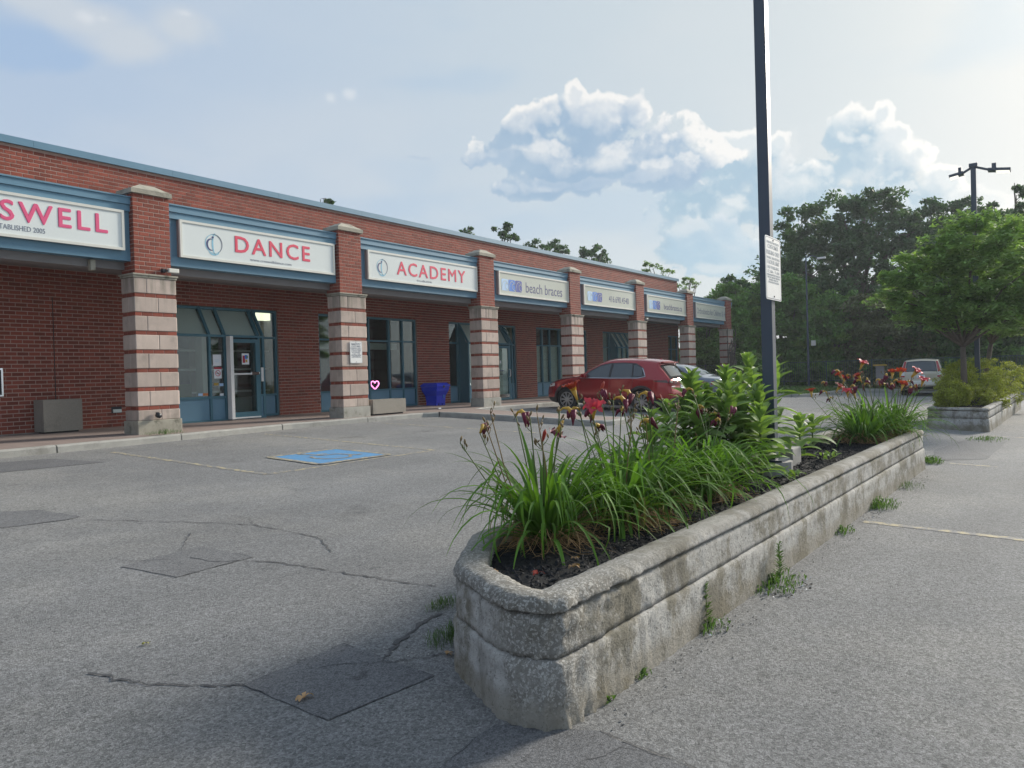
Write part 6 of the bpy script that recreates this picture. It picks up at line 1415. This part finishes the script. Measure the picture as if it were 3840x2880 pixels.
# tops showing above the roof
G2='tree tops showing above the shop roof'
def rooftree(lab,blobs,y,n,seed,mt='oak',size=.13):
    L=[]
    for px,py,r in blobs:
        p=atY(px,py-7,y); r*=1.25; k=y/ray(px,py).y/FPX; L.append((p.x,p.y,p.z,r*k*1.1,r*k*1.1,r*k))
    cx=sum(l[0] for l in L)/len(L); zz=min(l[2] for l in L)
    L2=L+[(cx,y,zz-2.2,2.2,1.8,1.8)]
    tree('tree_behind_roof',lab,(cx,y,.5),L2,n,60,.32,size,M[mt],seed,group=G2,trunk=.2,limbs=9)
rooftree('tiny tree top poking above the coping between DANCE and ACADEMY',[(1210,758,14),(1240,765,12),(1270,772,8)],34,50,120)
rooftree('tiny tree top above the roof over the right end of ACADEMY',[(1752,868,14),(1745,885,10)],34,50,121)
rooftree('tree top with two round tufts above the roof, highest of the middle group',[(1885,865,24),(1905,890,24),(1935,885,16),(1880,900,16)],34,75,122)
rooftree('low ragged tree top above the roof left of the phone number sign',[(2000,925,16),(2040,940,16),(2095,930,26),(2110,945,20),(2070,942,20)],34,80,123)
rooftree('widest tree top above the roof, over the phone number sign',[(2180,952,18),(2215,955,26),(2250,960,24),(2275,975,18),(2200,972,20)],34,90,124)
rooftree('pale leafy sprigs above the far roof corner',[(2425,1010,14),(2455,1000,14),(2490,1015,13),(2515,1030,9)],30,60,125,'green2',.11)
rooftree('small sprouting tree right of the roof corner behind the striped pillar cap',[(2545,1075,14),(2580,1065,16),(2610,1075,12),(2560,1095,12)],30,60,126,'green2',.11)
# honey locusts in the second planter
def locust(px,x,y,label,seed,sc=1.0,zb=.55,blobs=()):
    random.seed(seed); L=[lob(a,b,x+dx,r,h) for a,b,r,h,dx in blobs]
    t=tree('honey_locust',label,(x,y,zb),L,430,66,.24,.052,M['locust'],seed,group='honey locust trees in the second planter',trunk=.075,limbs=14,el=3.0,up=.9,droop=.9,mt2=M['locust2'],barkm=M['barkl']); return t
M['barkl']=mat('locust_bark',(.13,.105,.085),.95,var=.35,vscale=14,bump=.8,bscale=40)
p=atX(3617,1480,22.3)
LB=[(3650,815,70,22,0),(3590,850,80,26,.2),(3720,850,80,28,.3),(3520,910,80,28,-.2),(3640,920,120,34,0),(3790,900,90,34,.4),(3450,970,80,30,-.3),(3560,990,110,36,.2),(3700,990,130,40,0),(3830,1000,90,40,.3),(3380,1050,80,30,-.4),(3490,1070,100,34,-.2),(3610,1080,120,40,0),(3760,1090,120,40,.3),(3320,1120,60,24,-.5),(3430,1140,80,28,-.4),(3540,1150,100,32,-.2),(3660,1160,120,34,.1),(3800,1180,100,40,.3),(3590,1215,90,24,0),(3700,1225,90,24,.2),(3850,1110,80,50,.2),(3500,1205,60,20,-.3),(3400,1200,40,16,-.5)]
locust(3617,22.3,p.y,'nearer honey locust with a wide layered crown, rising from the golden shrubs',131,blobs=LB)
p2=atX(3690,1400,27.5)
locust(3690,27.5,p2.y,'farther honey locust with its trunk right of the lamp post',132,blobs=[(3760,850,90,30,0),(3840,900,90,36,0),(3690,930,110,34,0),(3780,1000,130,40,0),(3870,1020,80,50,0),(3720,1080,130,40,0),(3840,1140,110,44,0),(3700,1180,110,30,0),(3800,1220,100,26,0)])
# golden shrubs
sh=[(3570,1480,21.3,48,55),(3590,1455,22.6,60,75),(3550,1500,20.9,34,36),(3590,1440,24.0,70,90),(3670,1430,25.5,70,95),(3750,1430,27.0,75,85),(3700,1480,23.6,70,75),(3790,1450,28.5,60,80),(3650,1490,22.3,60,55)]
sl_=['rounded golden shrub at the near left corner of the second planter','golden shrub directly left of the nearer locust trunk','smallest golden shrub, sprawling over the left rim of the second planter','golden shrub between the two locust trunks','tall golden shrub right of the lamp post','broad golden shrub toward the right rear of the planter','golden shrub in front, right of the nearer locust trunk','rearmost golden shrub at the right end of the row','low golden shrub wrapping the foot of the nearer locust trunk']
for i,(px,py,x,rp,rz) in enumerate(sh):
    l=lob(px,py,x,rp,rz); l=(l[0],l[1],min(l[2],.55+l[5]*.85),l[3]*1.0,l[4],l[5]); bz=.54; random.seed(200+i); t=empty('golden_shrub',(l[0],l[1],bz),sl_[i],'shrub','golden shrubs in the second planter')
    C=lobes_to_clusters([(0,0,l[2]-bz,l[3],l[4],l[5])],90,.13,200+i); V,F=leaves(C,85,.024,1.9,200+i,.5); mesh_obj('foliage',V,F,M['shrub'],t,kind='stuff')
    mb=MB()
    for k in range(12): a=random.random()*6.28; mb.tube([(0,0,0),(math.cos(a)*l[4]*.4,math.sin(a)*l[4]*.4,(l[2]-bz)*.8),(math.cos(a)*l[4]*.8,math.sin(a)*l[4]*.8,(l[2]-bz)+l[5]*random.uniform(.2,.95))],[.012,.008,.003],4)
    mb.build('stems',M['bark'],t,kind='stuff')
# understorey tufts in the island bed
random.seed(5); V=[];F=[]
for k in range(5000):
    x=random.uniform(34.8,47); y=random.uniform(9.2,15) if x<45.3 else random.uniform(-4,15); z=gz(x,y)+.10; h=random.uniform(.04,.22); a=random.random()*6.28; b_=len(V); n=Vector((-math.sin(a),math.cos(a),0))*.02; p=Vector((x,y,z)); V+=[p-n,p+n,p+Vector((math.cos(a)*h*.6,math.sin(a)*h*.6,h))]; F.append((b_,b_+1,b_+2))
tag(mesh_obj('ground_cover',V,F,M['weed'],None,kind='stuff'),'rough low ground cover in the planted island before the fence','ground cover')

# ============================================================ HAZE
HZ=bpy.data.materials.new('haze_air'); HZ.use_nodes=True; t=HZ.node_tree; t.nodes.clear(); pv_=t.nodes.new('ShaderNodeVolumePrincipled'); pv_.inputs['Density'].default_value=.0007; pv_.inputs['Color'].default_value=(.86,.93,1,1); pv_.inputs['Anisotropy'].default_value=.3
o=t.nodes.new('ShaderNodeOutputMaterial'); t.links.new(pv_.outputs[0],o.inputs['Volume'])
MB().box(-92,203,-123,163,-7,20).build('haze',HZ,None,kind='stuff',label='thin pale haze over the parking lot and the trees',cat='haze')
